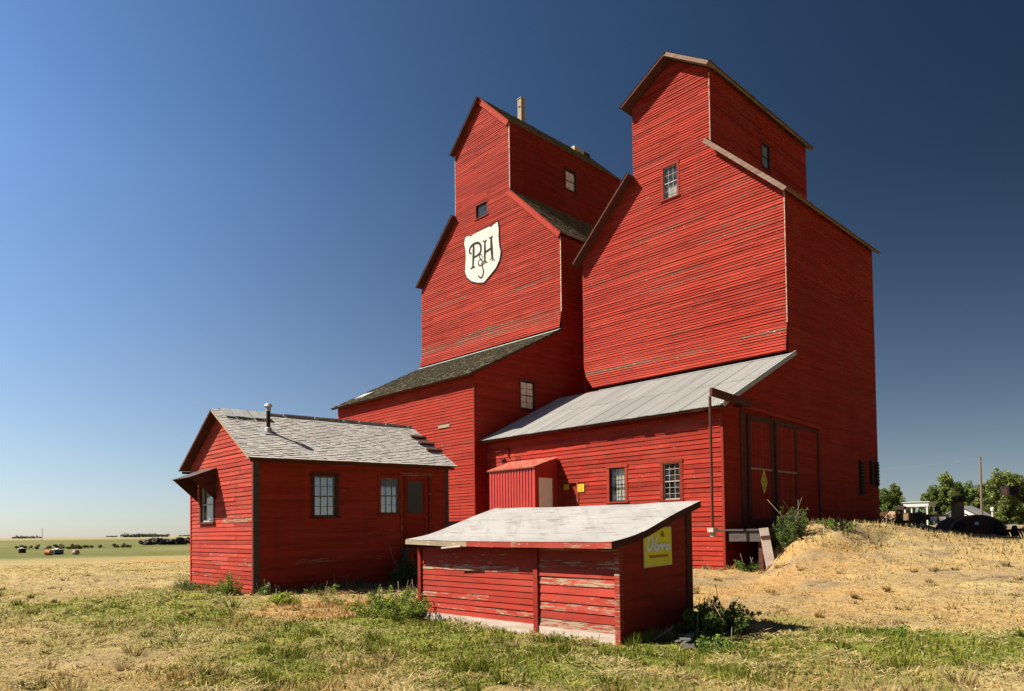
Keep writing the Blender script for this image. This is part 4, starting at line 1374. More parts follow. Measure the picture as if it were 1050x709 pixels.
    sheet = {}
    for ri, (va, vb, lift) in enumerate(rows):
        for i in range(nw):
            k = int((xs[i] - X0) / .42)
            key = (ri, k)
            if key not in sheet:
                sheet[key] = (random.random(), random.uniform(-.03, .03), random.uniform(0, .008))
            tone, dv, dl = sheet[key]
            edge = ((xs[i] - X0) % .42) < .014
            pk_ = X0 + .55 < xs[i] < X0 + 3.3
            pts = []
            for xx, v in ((xs[i], va + dv), (xs[i + 1], va + dv), (xs[i + 1], vb), (xs[i], vb)):
                h = .011 * math.sin((xx - X0) / pitch * 2 * math.pi) + lift + dl
                pts.append(Vector((xx, ey, ez)) + vv * v + nn * h)
            c.face(pts, (tone, 1.0 if edge else 0, 0))
            if ri == 1 and pk_ and random.random() < .85:
                a, b = Ls - random.uniform(.04, .2), Ls + .02
                pts = [Vector((xx, ey, ez)) + vv * v + nn * (.011 * math.sin((xx - X0) / pitch * 2 * math.pi) + lift + dl + .003) for xx, v in ((xs[i], a), (xs[i + 1], a), (xs[i + 1], b), (xs[i], b))]
                c.face(pts, (tone, 0, .8))
    c.build('corrugated_sheet', M['corr'], ro, smooth=False)
    f = MB()
    a = Vector((x1 + .31, ey - .03, ez)) 
    f.bar(a + nn * .01, a + vv * (Ls + .05) + nn * .01, .03, .16, up=nn)
    a2 = Vector((x1 + .24, ey - .03, ez))
    f.bar(a2 + nn * .035, a2 + vv * (Ls + .05) + nn * .035, .16, .012, up=nn)
    f.build('edge_flashing', M['galv'], ro)
    f = MB()
    a = Vector((lx0, ey, ez)) + vv * (Ls - .12) + nn * .03
    f.box(a, X, vv, nn, 2.5, X1 - X0 - .02, 0, .16, 0, .012)
    f.build('top_flashing', M['flash'], ro)
    window(t, (0, ly, 0), X, -Y, *w1, cols=2, rows=4, trim=.12, sash='sash_dark', back='blind', split_back=(.3, 1.05, -.05, 1.05), trim_mat='red_trim')
    window(t, (0, ly, 0), X, -Y, *w2, cols=3, rows=6, trim=.12, sash='sash_pale', trim_mat='red_trim', back=None)
    # plank door beside the porch
    d = MB()
    k = 0
    u = dd[0]
    while u < dd[1] - .01:
        d.abox(u + .003, min(u + .14, dd[1]) - .003, ly + .05, ly + .08 + random.uniform(0, .006), dd[2], dd[3] - .02, (random.random(), .2, .2))
        u += .14
    d.build('plank_door', M['red_trim'], t)
    each('door_frame', 'red_trim', t, [(dd[1], dd[1] + .09, ly - .035, ly + .08, dd[2], dd[3], (.5, .4, .6)), (dd[0] - .02, dd[1] + .09, ly - .036, ly + .08, dd[3], dd[3] + .10, (.5, .4, .6)), (dd[0] - .09, dd[0], ly - .035, ly + .08, dd[2], dd[3], (.5, .4, .6))])
    # sliding doors on the end wall
    xo = x1 + .05
    for ya, yb_ in ((22.42, 24.16), (24.36, 26.06)):
        d = MB()
        u = ya + .16
        while u < yb_ - .16:
            e = min(u + .135, yb_ - .16)
            d.abox(xo, xo + .03 + random.uniform(0, .008), u + .004, e - .004, 1.75, 5.28, (random.random() * .7, .15, .3))
            u += .135
        do = d.build('sliding_door', M['red'], t)
        each('door_rail', 'dark_trim', do, [(xo - .01, xo + .055, a, b, c_, e, (random.random() * .4, .1, 0)) for a, b, c_, e in ((ya, ya + .16, 1.7, 5.42), (yb_ - .16, yb_, 1.7, 5.42), (ya + .16, yb_ - .16, 5.2, 5.42), (ya + .16, yb_ - .16, 1.7, 1.9))])
        d = MB()
        d.abox(xo + .03, xo + .07, ya + .1, yb_ - .1, 3.56, 3.62)
        d.build('crossbar', M['bare_wood'], do)
    each('door_post', 'dark_trim', t, [(x1 + .02, x1 + .055, a, b, c_, e) for a, b, c_, e in ((21.98, 22.30, 1.6, 5.55), (28.04, 28.20, 1.3, 5.45), (24.19, 24.33, 1.6, 5.5))])
    each('door_head', 'dark_trim', t, [(x1 + .02, x1 + .05, 26.1, 28.02, 5.26, 5.40)])
    # track beam with the hanging pole
    d = MB()
    d.bar((x1 + .46, 19.45, 5.74), (x1 + .44, 21.9, 5.64), .09, .24)
    d.abox(x1 + .03, x1 + .40, 21.72, 21.84, 5.56, 5.74)
    bm_ = d.build('track_beam', M['dark_trim'], t)
    d = MB()
    d.bar((x1 + .10, 21.86, 5.66), (x1 + .10, 28.25, 5.46), .05, .13)
    d.build('door_track', M['red_trim'], t)
    d = MB()
    d.tube([(x1 + .30, 19.66, 5.64), (x1 + .30, 19.66, 1.60)], [.042, .042], 10)
    d.build('hanging_pole', M['dark_trim'], bm_)
    d = MB()
    d.abox(x1 + .20, x1 + .40, 19.52, 19.80, 1.47, 1.60)
    d.abox(x1 + .25, x1 + .35, 19.60, 19.74, 1.33, 1.472)
    d.build('pole_foot', M['pale_board'], bm_)
    # loading dock
    d = MB()
    y = 20.36
    while y < 23.6:
        d.abox(x1 + .03, x1 + 1.52 + random.uniform(-.03, .03), y, y + .18, 1.50, 1.548 + random.uniform(0, .004))
        y += .1805
    dk = d.build('loading_dock', M['grey_trim'], t)
    each('dock_beam', 'grey_trim', dk, [(x1 + .42, x1 + 1.46, 20.42, 20.52, 1.17, 1.498), (x1 + 1.36, x1 + 1.46, 20.54, 23.5, 1.17, 1.498)])
    each('dock_post', 'dark_trim', dk, [(x1 + 1.32, x1 + 1.47, 20.55, 20.70, .0, 1.168), (x1 + 1.32, x1 + 1.47, 23.3, 23.45, .0, 1.168)])
    # narrow louvre boards near the back corner
    for ya, yb_, za, zb in ((32.25, 32.62, 2.95, 4.44), (33.45, 33.72, 3.45, 4.5), (34.05, 34.35, 3.40, 4.5)):
        d = MB()
        d.abox(x1 + .02, x1 + .10, ya, yb_, za, zb)
        for z in np.arange(za + .1, zb - .05, .14):
            d.bar((x1 + .11, ya + .02, z), (x1 + .11, yb_ - .02, z), .04, .07, up=(.6, 0, .8))
        d.build('louvre', M['black'], t)
    # wires and bracket by the shed corner
    d = MB()
    d.tube([(lx0 + .12, ly - .1, 5.02), (lx0 + .9, ly - .12, 4.97), (lx0 + 1.45, ly - .05, 5.06)], [.014, .014, .014], 6)
    d.tube([(lx0 + 1.45, ly - .06, 5.1), (lx0 + 1.45, ly - .06, 4.72)], [.03, .03], 8)
    d.build('service_wire', M['dark_trim'], t)
    d = MB()
    d.tube([(lx0 + 1.1, ly - .06, 4.62), (lx0 + 1.12, ly - .06, 4.2)], [.022, .022], 8)
    d.abox(lx0 + .98, lx0 + 1.25, ly - .09, ly - .03, 4.60, 4.66)
    d.build('service_bracket', M['dark_trim'], t)
    d = MB()
    d.tube([(lx0 + 1.9, ly - .06, 4.72), (lx0 + 2.0, ly - .06, 4.3), (lx0 + 2.12, ly - .06, 4.68)], [.014, .014, .014], 6)
    d.build('service_wire', M['dark_trim'], t)
    # metal porch
    px0, px1, py = -21.66, -19.077, 19.62
    pd = (19.83, 20.60, 1.0, 3.62)
    m = MB()
    n = int((px1 - px0) / .155)
    for i in range(n):
        a, b = px0 + (px1 - px0) * i / n, px0 + (px1 - px0) * (i + 1) / n
        q = [(a, 0), (a + .045, 0), (a + .058, .024), (b - .028, .024), (b - .016, 0), (b, 0)]
        for (xa, da), (xb, db) in zip(q[:-1], q[1:]):
            m.face([(xa, py - da, -.1), (xb, py - db, -.1), (xb, py - db, 4.02), (xa, py - da, 4.02)])
    rise = lambda y: 4.02 + (y - py) * .33
    for a, b in ((py, pd[0]), (pd[1], ly)):
        m.face([(px1, a, -.1), (px1, b, -.1), (px1, b, rise(b)), (px1, a, rise(a))])
    m.face([(px1, pd[0], pd[3]), (px1, pd[1], pd[3]), (px1, pd[1], rise(pd[1])), (px1, pd[0], rise(pd[0]))])
    m.face([(px0, py, -.1), (px0, ly, -.1), (px0, ly, rise(ly)), (px0, py, rise(py))])
    m.build('porch_wall', M['metal_red'], t)
    m = MB()
    m.abox(px1 - .05, px1 + .02, py - .028, py + .05, -.1, 4.0, (.5, 0, .4))
    m.abox(px1 - .02, px1 + .03, ly - .09, ly - .025, 0, 4.40, (.2, 0, 0))
    m.build('porch_corner', M['metal_red'], t)
    m = MB()
    m.abox(px1 - .03, px1 - .01, pd[0], pd[1], pd[2], pd[3])
    do = m.build('porch_door', M['door_white'], t)
    m = MB()
    m.tube([(px1 - .01, pd[1] - .07, 2.2), (px1 + .05, pd[1] - .07, 2.2)], [.012, .026], 10)
    m.build('knob', M['black'], do)
    r = MB()
    va = Vector((0, 1, .33)).normalized()
    na = Vector((0, -.33, 1)).normalized()
    n = 40
    xa, xb = px0 - .05, px1 + .06
    for i in range(n * 2):
        a, b = xa + (xb - xa) * i / (2 * n), xa + (xb - xa) * (i + 1) / (2 * n)
        ha, hb = (.018 if i % 2 else 0), (0 if i % 2 else .018)
        o = Vector((0, py - .10, 4.03))
        L = 1.36
        P = [o + X * a + na * ha, o + X * b + na * hb, o + X * b + va * L + na * hb, o + X * a + va * L + na * ha]
        r.face(P)
        r.face([P[0], P[1], P[1] - na * .05, P[0] - na * .05])
    r.build('porch_roof', M['metal_faded'], t)
    # placards and the diamond
    def small_sign(name, label, u0, u1, z0, z1):
        s = thing(name, label, 'sign', ((u0 + u1) / 2, ly - .03, z0))
        b = MB()
        b.abox(u0, u1, ly - .040, ly - .028, z0, z1)
        b.build('sign_plate', M['placard'], s)
        b = MB()
        cu, cz = (u0 + u1) / 2, (z0 + z1) / 2
        w = (u1 - u0)
        yy = ly - .0425
        for k in range(3):
            b.face([(u0 + w * .18, yy, z1 - (z1 - z0) * (.18 + .28 * k)), (u1 - w * .18, yy, z1 - (z1 - z0) * (.18 + .28 * k)), (u1 - w * .18, yy, z1 - (z1 - z0) * (.28 + .28 * k)), (u0 + w * .18, yy, z1 - (z1 - z0) * (.28 + .28 * k))])
        b.build('sign_print', M['orange_ink'], s)
    small_sign('warning_placard', 'sunlit yellow warning placard on the clapboards just right of the plank door', 'u' and -18.02, -17.70, 3.04, 3.33)
    ly_door = ly + .09
    s = thing('warning_placard', 'small shaded yellow placard nailed to the plank door beside the metal porch', 'sign', (-18.66, ly + .04, 3.18))
    b = MB()
    b.abox(-18.80, -18.54, ly + .032, ly + .046, 3.17, 3.37)
    b.build('sign_plate', M['placard'], s)
    b = MB()
    for k in range(2):
        b.face([(-18.77, ly + .029, 3.33 - .08 * k), (-18.57, ly + .029, 3.33 - .08 * k), (-18.57, ly + .029, 3.29 - .08 * k), (-18.77, ly + .029, 3.29 - .08 * k)])
    b.build('sign_print', M['orange_ink'], s)
    s = thing('diamond_placard', 'pale yellow diamond placard with dark quarters on the sliding door', 'sign', (x1 + .1, 23.49, 2.75))
    b = MB()
    xd = x1 + .105
    cy, cz, hw, hh = 23.42, 3.17, .22, .42
    D = lambda k, x: [(x, cy - hw * k, cz), (x, cy, cz - hh * k), (x, cy + hw * k, cz), (x, cy, cz + hh * k)]
    b.prism(D(1, xd), (.008, 0, 0))
    b.build('sign_plate', M['yellow'], s)
    b = MB()
    for sy, sz in ((0, .44), (0, -.44), (.44, 0), (-.44, 0)):
        k = .33
        cyy, czz = cy + sy * hw, cz + sz * hh
        b.face([(xd + .011, cyy - hw * k, czz), (xd + .011, cyy, czz - hh * k), (xd + .011, cyy + hw * k, czz), (xd + .011, cyy, czz + hh * k)])
    b.build('sign_print', M['brown'], s)
    return t
build_warehouse_elevator()

# plank leaning on the dock
pt, pf = Vector((-10.36, 20.28, 1.56)), Vector((-9.98, 20.02, .16))
pd_ = (pf - pt)
PL = pd_.length
pd_.normalize()
pu = Vector((.80, .60, 0))
pu = (pu - pd_ * pu.dot(pd_)).normalized()
pn = pd_.cross(pu)
pl = MB()
pl.box(pt, pu, pd_, pn, -.02, .24, 0, PL, -.022, .022)
p = thing('leaning_plank', 'pale broad plank leaning against the end of the loading dock', 'plank', (-10.1, 20.1, .2))
pl.build('board', M['pale_board'], p)
pl = MB()
sgn = 1 if (Vector((0, 0, 1.5)) - pt).dot(pn) > 0 else -1
pl.box(pt, pu, pd_, pn, -.025, .245, .25, .33, *sorted((sgn * .0225, sgn * .045)))
pl.build('batten', M['dark_trim'], p)

# ------------------------------------------------------------------ small shed in front
def build_shed():
    x0, x1, y0, y1 = -10.30, -5.894, 7.655, 9.36
    t = thing('low_shed', 'low red wooden shed with pale sagging lean roof in front of the elevators', 'shed', (x1, y0, 0))
    prof = [(7.40, 1.405), (7.62, 1.435), (7.85, 1.475), (8.10, 1.535), (8.35, 1.615), (8.60, 1.70), (8.90, 1.795), (9.20, 1.88), (9.56, 1.985)]
    pz = lambda y: float(np.interp(y, [p[0] for p in prof], [p[1] for p in prof]))
    m = MB()
    top = 1.30
    wall_front(m, y0, [(x0, .18), (-7.47, .18), (-7.47, top), (x0, top)], exp=.093, lip=.014, seg=(3, 5), tonef=wear_tone(.06, bands=((.1, .3, .45),), spots=((-8.2, 1.0, 1.2, .08, .6),)))
    m.build('front_wall', M['red_shed'], t)
    m = MB()
    pal = {}
    def tf(u, v):
        k = int(round((v - .17) / .122))
        if k not in pal:
            pal[k] = (.95, .3, .85, .6, .25, .9, .45, .8, .3, .85, .5)[k % 11]
        return (random.random(), pal[k] * .78 + random.uniform(-.05, .05), .4)
    wall_front(m, y0 - .004, [(-7.38, .17), (x1 - .06, .17), (x1 - .06, top), (-7.38, top)], exp=.122, lip=.016, seg=(3, 5), tonef=tf)
    m.build('front_wall', M['red_shed'], t)
    each('post', 'red_shed', t, [(-7.47, -7.38, y0 - .045, y0 + .03, .0, top), (x0 - .02, x0 + .06, y0 - .04, y0 + .03, .0, top), (x1 - .065, x1 + .02, y0 - .04, y0 + .04, -.05, top + .04, (.3, .6, .3))])
    each('base_board', 'pale_board', t, [(x0 + .06, -7.47, y0 - .03, y0 + .02, -.15, .178), (-7.38, x1 - .065, y0 - .03, y0 + .02, -.15, .168)])
    m = MB()
    wp = [(y0, -.1), (y1, -.1), (y1, pz(y1) - .05), (8.6, pz(8.6) - .05), (8.1, pz(8.1) - .05), (y0, pz(y0) - .05)]
    wp = [(y0, -.1), (y1, -.1), (y1, pz(y1) - .05), (y0, pz(y0) - .05)]
    # concave roof line: build the top strip as two convex pieces
    laps(m, (x1, 0, 0), Y, Z, X, [(y0, -.1), (8.35, -.1), (8.35, pz(8.35) - .05), (y0, pz(y0) - .05)], exp=.15, lip=.012, seg=(3, 4), tonef=wear_tone(.05), start=-.1)
    laps(m, (x1, 0, 0), Y, Z, X, [(8.35, -.1), (y1, -.1), (y1, pz(y1) - .05), (8.35, pz(8.35) - .05)], exp=.15, lip=.012, seg=(3, 4), tonef=wear_tone(.05), start=-.1)
    plain_side(m, x0, [(y0, -.1), (y1, -.1), (y1, pz(y1) - .05), (8.35, pz(8.35) - .05), (y0, pz(y0) - .05)])
    plain_front(m, y1, [(x0, -.1), (x1, -.1), (x1, pz(y1) - .05), (x0, pz(y1) - .05)])
    m.build('side_wall', M['red_shed'], t)
    m = MB()
    m.abox(x1 + .001, x1 + .03, y1 - .13, y1 + .015, -.1, pz(y1) - .06)
    m.build('corner_board', M['dark_trim'], t)
    # sagging roof deck
    r = MB()
    X0, X1 = x0 - .08, x1 + .07
    nxs = 30
    def top_z(x, y):
        u = (x - X0) / (X1 - X0)
        return pz(y) + .035 * (1 - u) - .02 * math.sin(math.pi * u) + .012 * (float(vnoise(x * 2.3, y * 2.3, 61)) - .5)
    ys = [7.40 + (9.56 - 7.40) * i / 18 for i in range(19)]
    xs = [X0 + (X1 - X0) * i / nxs for i in range(nxs + 1)]
    g = [[Vector((x, y, top_z(x, y))) for x in xs] for y in ys]
    for j in range(len(ys) - 1):
        for i in range(nxs):
            r.face([g[j][i], g[j][i + 1], g[j + 1][i + 1], g[j + 1][i]])
    ro = r.build('roof', M['roll'], t, smooth=True, merge=True)
    # lap seams and tattered edges of the roofing felt
    for v in (8.05, 8.75):
        s = MB()
        for i in range(nxs):
            a, b = xs[i], xs[i + 1]
            s.face([(a, v, top_z(a, v) + .005), (b, v, top_z(b, v) + .005), (b, v + .05, top_z(b, v + .05) + .003), (a, v + .05, top_z(a, v + .05) + .003)])
            s.face([(a, v, top_z(a, v) - .004), (b, v, top_z(b, v) - .004), (b, v, top_z(b, v) + .005), (a, v, top_z(a, v) + .005)])
        s.build('roofing_seam', M['roll'], ro)
    d = MB()
    for j in range(len(ys) - 1):
        for xx in (X0 + .01, X1 - .01):
            a, b = Vector((xx, ys[j], top_z(xx, ys[j]) - .055)), Vector((xx, ys[j + 1], top_z(xx, ys[j + 1]) - .055))
            d.bar(a, b + (b - a) * .02, .03, .085)
    for i in range(nxs):
        pa = [g[j][i] - Z * .035 for j in (0, len(ys) - 1)]
    for j in range(len(ys) - 1):
        d.face([g[j][0] - Z * .03, g[j][-1] - Z * .03, g[j + 1][-1] - Z * .03, g[j + 1][0] - Z * .03])
    d.abox(X0, X1, ys[-1] - .02, ys[-1] + .01, pz(ys[-1]) - .1, pz(ys[-1]) - .01)
    d.build('roof_deck', M['dark_trim'], ro)
    f = MB()
    x = X0
    while x < X1 - .02:
        L = min(random.uniform(.25, .7), X1 - x)
        w = .95 if x < X0 + 1.3 else random.choice((.2, .35, .5))
        za, zb = top_z(x, 7.40), top_z(x + L, 7.40)
        f.prism([(x, 7.395, za - .008), (x + L, 7.395, zb - .008), (x + L, 7.395, zb - .085 - random.uniform(0, .006)), (x, 7.395, za - .085)], (0, .03, 0), (random.random(), w * 1.2, .7))
        x += L
    f.build('fascia', M['red_shed'], ro)
    f = MB()
    f.bar((-9.35, 7.385, 1.30), (-8.85, 7.38, 1.335), .012, .03, up=(0, 0, 1))
    f.build('loose_strip', M['pale_board'], ro)
    # sign
    s = thing('advertising_sign', 'faded yellow tin sign with pale slanted script on the shaded shed side', 'sign', (x1, 8.5, 1.03))
    SG = [(8.155, 1.474), (8.312, 1.506), (8.556, 1.595), (8.834, 1.597), (8.844, 1.053), (8.167, 1.029)]
    b = MB()
    b.prism([(x1 + .018, y, z) for y, z in SG], (.008, 0, 0))
    b.build('sign_edge', M['yellow_edge'], s)
    cy, cz = 8.5, 1.3
    b = MB()
    b.prism([(x1 + .0265, cy + (y - cy) * .95, cz + (z - cz) * .95) for y, z in SG], (.003, 0, 0))
    b.build('sign_face', M['yellow'], s)
    b = MB()
    ST = [[(8.347, 1.508), (8.284, 1.462), (8.251, 1.385), (8.254, 1.323), (8.293, 1.3), (8.342, 1.342), (8.375, 1.424), (8.365, 1.492), (8.33, 1.506)],
          [(8.514, 1.519), (8.465, 1.46), (8.427, 1.382), (8.404, 1.325), (8.417, 1.297)],
          [(8.495, 1.381), (8.45, 1.371), (8.425, 1.325), (8.465, 1.3), (8.503, 1.349), (8.506, 1.38), (8.493, 1.302)],
          [(8.527, 1.38), (8.525, 1.301), (8.534, 1.348), (8.571, 1.385), (8.589, 1.358), (8.587, 1.303)],
          [(8.608, 1.384), (8.609, 1.305), (8.621, 1.352), (8.659, 1.386), (8.681, 1.361), (8.679, 1.305)],
          [(8.752, 1.392), (8.711, 1.377), (8.694, 1.335), (8.721, 1.307), (8.762, 1.344), (8.771, 1.392), (8.772, 1.322), (8.802, 1.313)]]
    for i, st in enumerate(ST):
        strokes(b, [(st, .044)], lambda u, v, i=i: (x1 + .0315 + .004 * i, 8.5 + (u - 8.52) * .95, 1.36 + (v - 1.40) * .92), .03, X)
    b.build('script_lettering', M['lavender'], s)
    b = MB()
    b.face([(x1 + .031, 8.28, 1.16), (x1 + .031, 8.74, 1.17), (x1 + .031, 8.74, 1.21), (x1 + .031, 8.28, 1.20)])
    b.build('sign_print', M['orange_ink'], s)
    b = MB()
    b.face([(x1 + .031, 8.55, 1.46), (x1 + .031, 8.66, 1.45), (x1 + .031, 8.63, 1.54), (x1 + .031, 8.57, 1.53)])
    b.build('sign_print', M['orange_ink'], s)
    return t
build_shed()

# rubble in the shed's shadow
def heap(name, label, cat, x, y, n, r, size, mat, z_off=0.0):
    z = float(ground_z(x, y))
    t = thing(name, label, cat, (x, y, z))
    m = MB()
    for i in range(n):
        a, rr = random.uniform(0, 6.28), r * math.sqrt(random.random())
        px, py = x + rr * math.cos(a), y + rr * math.sin(a)
        s = size * random.uniform(.4, 1.1)
        d = Vector((random.gauss(0, 1), random.gauss(0, 1), random.gauss(0, .35))).normalized()
        e = d.cross(Vector((random.gauss(0, .4), random.gauss(0, .4), 1))).normalized()
        c = (px, py, float(ground_z(px, py)) + random.uniform(.0, .10))
        m.box(c, d, e, d.cross(e), -s, s, -s * random.uniform(.3, .7), s * random.uniform(.3, .7), -s * .2, s * .2)
    m.build('rubble', M[mat], t)
    return t
heap('rubble_heap', 'grey broken rubble lying in the shade beside the low shed', 'rubble', -5.2, 8.15, 8, .14, .12, 'stone')
m = MB()
m.bar((-5.72, 7.95, .02), (-5.40, 8.15, .28), .10, .02)
p = thing('scrap_board', 'grey scrap board tilted on the rubble beside the low shed', 'board', (-5.3, 7.85, 0))
m.build('board', M['grey_trim'], p)

# ------------------------------------------------------------------ weeds and bushes
DK = ((.030, .055, .014), (.075, .105, .024))
MD = ((.060, .105, .020), (.15, .20, .040))
LT = ((.085, .13, .025), (.24, .27, .055))
weed('weed_clump', -5.30, 9.15, .42, .55, .60, 'dark leafy bush growing out of the low shed\'s shadow', cols=((.035, .06, .018), (.10, .12, .03)), nst=44, leaf=.038, nl=22)
weed('weed_clump', -10.75, 7.35, .75, .62, .55, 'bright green leafy bush left of the low shed', cols=LT, nst=70, leaf=.032, nl=22)
weed('weed_clump', -17.72, 7.30, .30, .25, .62, 'green weed against the sunlit gable of the office house', cols=LT, nst=22, leaf=.028, nl=22)
weed('weed_clump', -17.05, 7.95, .30, .22, .40, 'small flowering weed with cream heads at the house corner', cols=MD, nst=18, leaf=.025, nl=18, flowers=12)
weed('weed_clump', -20.6, 7.25, .5, .25, .36, 'low grey green weeds under the awning window', cols=((.09, .12, .05), (.18, .21, .08)), nst=24, leaf=.024, nl=16)
weed('weed_clump', -16.6, 12.1, .7, .6, 1.0, 'tall dark bush in the shade by the office house door', cols=((.04, .07, .02), (.09, .12, .035)), nst=46, leaf=.04, nl=22)
weed('weed_clump', -16.85, 10.2, .3, 1.1, .35, 'straggly shaded weeds along the office house side wall', cols=((.10, .12, .05), (.22, .20, .09)), nst=26, leaf=.025, nl=12)
weed('weed_clump', -14.55, 7.2, .32, .26, .28, 'tuft of bright yellow green grass in the open near the house', 'grass tuft', cols=((.16, .2, .03), (.36, .38, .07)), nst=30, leaf=.03, nl=14)
weed('weed_clump', -13.4, 7.7, .22, .2, .28, 'small straw coloured tuft beside the yellow green one', 'grass tuft', cols=((.2, .2, .06), (.42, .36, .14)), nst=18, leaf=.025, nl=12)
weed('weed_clump', -9.8, 21.2, .42, .42, 1.20, 'tall green bush growing beside the loading dock plank', cols=((.040, .068, .018), (.11, .14, .045)), nst=46, leaf=.04, nl=20)
weed('weed_clump', -10.95, 20.75, .4, .35, .55, 'slim green weeds in the shade under the loading dock', cols=((.05, .09, .018), (.13, .17, .04)), nst=16, leaf=.04, nl=14)
weed('weed_clump', -10.9, 32.6, .6, 1.4, .75, 'dark shaded weeds at the foot of the elevator\'s back corner', cols=DK, nst=44, leaf=.05, nl=16)
weed('weed_clump', -9.0, 22.3, .6, .4, .30, 'low green weeds on the dry bank just right of the dock bush', cols=MD, nst=22, leaf=.03, nl=14)
weed('weed_clump', -3.35, 10.7, .35, .3, .16, 'low leafy weeds on the mown grass right of the shed\'s shadow', cols=MD, nst=18, leaf=.03, nl=10)

weed('weed_clump', -19.0, 7.35, .35, .16, .30, 'sparse dry weeds at the middle of the sunlit house gable', cols=((.12, .12, .045), (.22, .19, .08)), nst=14, leaf=.022, nl=12)
weed('weed_clump', -15.9, 8.9, .45, .35, .30, 'ragged yellow green weeds in the open beside the house wall', 'weeds', cols=((.12, .14, .03), (.26, .25, .07)), nst=20, leaf=.024, nl=14)
weed('weed_clump', -4.6, 8.05, .35, .28, .24, 'low bright weeds at the near edge of the shed\'s shadow', 'weeds', cols=MD, nst=22, leaf=.026, nl=14)
weed('weed_clump', -6.3, 7.25, .5, .16, .16, 'small weeds in front of the shed\'s right hand post', 'weeds', cols=LT, nst=18, leaf=.022, nl=12)
weed('weed_clump', -10.75, 8.6, .25, .5, .40, 'shaded green weeds behind the bright bush at the shed\'s left end', 'weeds', cols=MD, nst=22, leaf=.028, nl=14)

# ------------------------------------------------------------------ trees beyond the bank
def tree(x, y, h, w, label, cols, seed, group='trees beyond the bank', z=None, leaf=.12, n=170):
    st = random.getstate()
    random.seed(seed)
    z = float(ground_z(x, y)) - .1
    t = thing('tree', label, 'tree', (x, y, z), group)
    m = MB()
    lean = random.uniform(-.3, .3)
    m.tube([(x, y, z), (x + lean * .3, y, z + h * .3), (x + lean, y + .1, z + h * .75)], [.16 * h / 6, .11 * h / 6, .03], 8)
    cents = []
    nl = random.randint(34, 42)
    for i in range(nl):
        f = .16 + .82 * (i + random.random()) / nl
        a = i * 2.4 + random.uniform(-.5, .5)
        rad = w * .5 * math.sin(math.pi * (.18 + .80 * f)) ** .8 * random.uniform(.25, 1.2)
        s = (x + lean * f, y, z + h * (f * .72))
        e = (x + lean * f + math.cos(a) * rad, y + math.sin(a) * rad, z + h * min(.97, f * .88 + .08 + random.uniform(-.06, .10)))
        mid = tuple((s[k] + e[k]) / 2 + (.05 * h if k == 2 else 0) * .3 for k in range(3))
        m.tube([s, mid, e], [.05 * h / 6, .035 * h / 6, .012], 5)
        cents.append((e, h * random.uniform(.04, .095)))
        cents.append((mid, h * random.uniform(.04, .08)))
    m.build('trunk', M['bark'], t)
    T, C_ = leaf_soup(cents, n, .5, leaf * h / 6, cols, flat=1.15)
    tri_object('crown', T, C_, M['foliage'], t)
    random.setstate(st)
    return t
TC = ((.052, .078, .020), (.140, .165, .045))
TL = ((.076, .100, .028), (.180, .195, .058))
TREES = [  # x, y, height, width, label, colours
    (-36.7, 108.9, 6.4, 3.6, 'bushy green tree immediately right of the elevator\'s back corner', TC),
    (-35.8, 109.9, 6.7, 3.4, 'slender light green tree beside the bushy one near the elevator', TL),
    (-34.9, 115.1, 3.9, 2.6, 'small far tree showing above the white canopy', TC),
    (-32.1, 113.7, 6.3, 4.6, 'broad dark tree right of the white canopy', TC),
    (-31.0, 116.3, 8.2, 4.3, 'tallest leafy tree of the row beyond the machinery', TL),
    (-29.3, 116.6, 7.1, 4.6, 'rounded green tree just left of the utility pole', TC),
    (-27.8, 119.6, 6.4, 4.8, 'low spreading tree behind the utility pole', TL),
    (-25.8, 117.3, 7.2, 4.4, 'dark green tree just right of the utility pole', TC),
    (-23.8, 116.5, 8.4, 5.6, 'large tree at the right end of the row', TL),
    (-23.0, 120.2, 8.0, 5.6, 'last green tree at the far right behind the row', TC),
]
for i, (x, y, h, w, lab, cols) in enumerate(TREES):
    tree(x, y, h, w, lab, cols, 100 + i)
tree(-36.9, 111.5, 3.4, 4.4, 'low dark shrubby tree at the foot of the bank trees beside the elevator', TC, 140, n=130)
tree(-29.2, 113.0, 3.6, 5.0, 'low shrubby tree behind the domed machine', TC, 141, n=130)
tree(-25.2, 115.0, 3.4, 5.0, 'low bushy tree right of the small white mast', TL, 142, n=130)

# utility pole
def pole(x, y, h, label, arm=True, r=.10):
    z = float(ground_z(x, y)) - .2
    t = thing('utility_pole', label, 'pole', (x, y, z))
    m = MB()
    m.tube([(x, y, z), (x, y, z + h)], [r, r * .8], 10)
    m.build('post', M['pole_wood'], t)
    if arm:
        m = MB()
        m.abox(x - .05, x + .05, y - .09, y + .09, z + h - .5, z + h - .35)
        m.build('insulator_block', M['sash'], t)
    return t
pole(-16.5, 72.2, 6.2, 'bare brown wooden utility pole standing in front of the tree row')

wr = MB()
wa, wb = Vector((-16.5, 72.2, float(ground_z(-16.5, 72.2)) + 5.8)), Vector((-44, 62, 6.6))
wr.tube([wa.lerp(wb, k / 8) - Z * (.5 * (1 - (k / 4 - 1) ** 2)) for k in range(9)], [.007] * 9, 5)
tag(wr.build('power_line', M['galv']), 'thin slack power line running left from the wooden utility pole', 'power line')

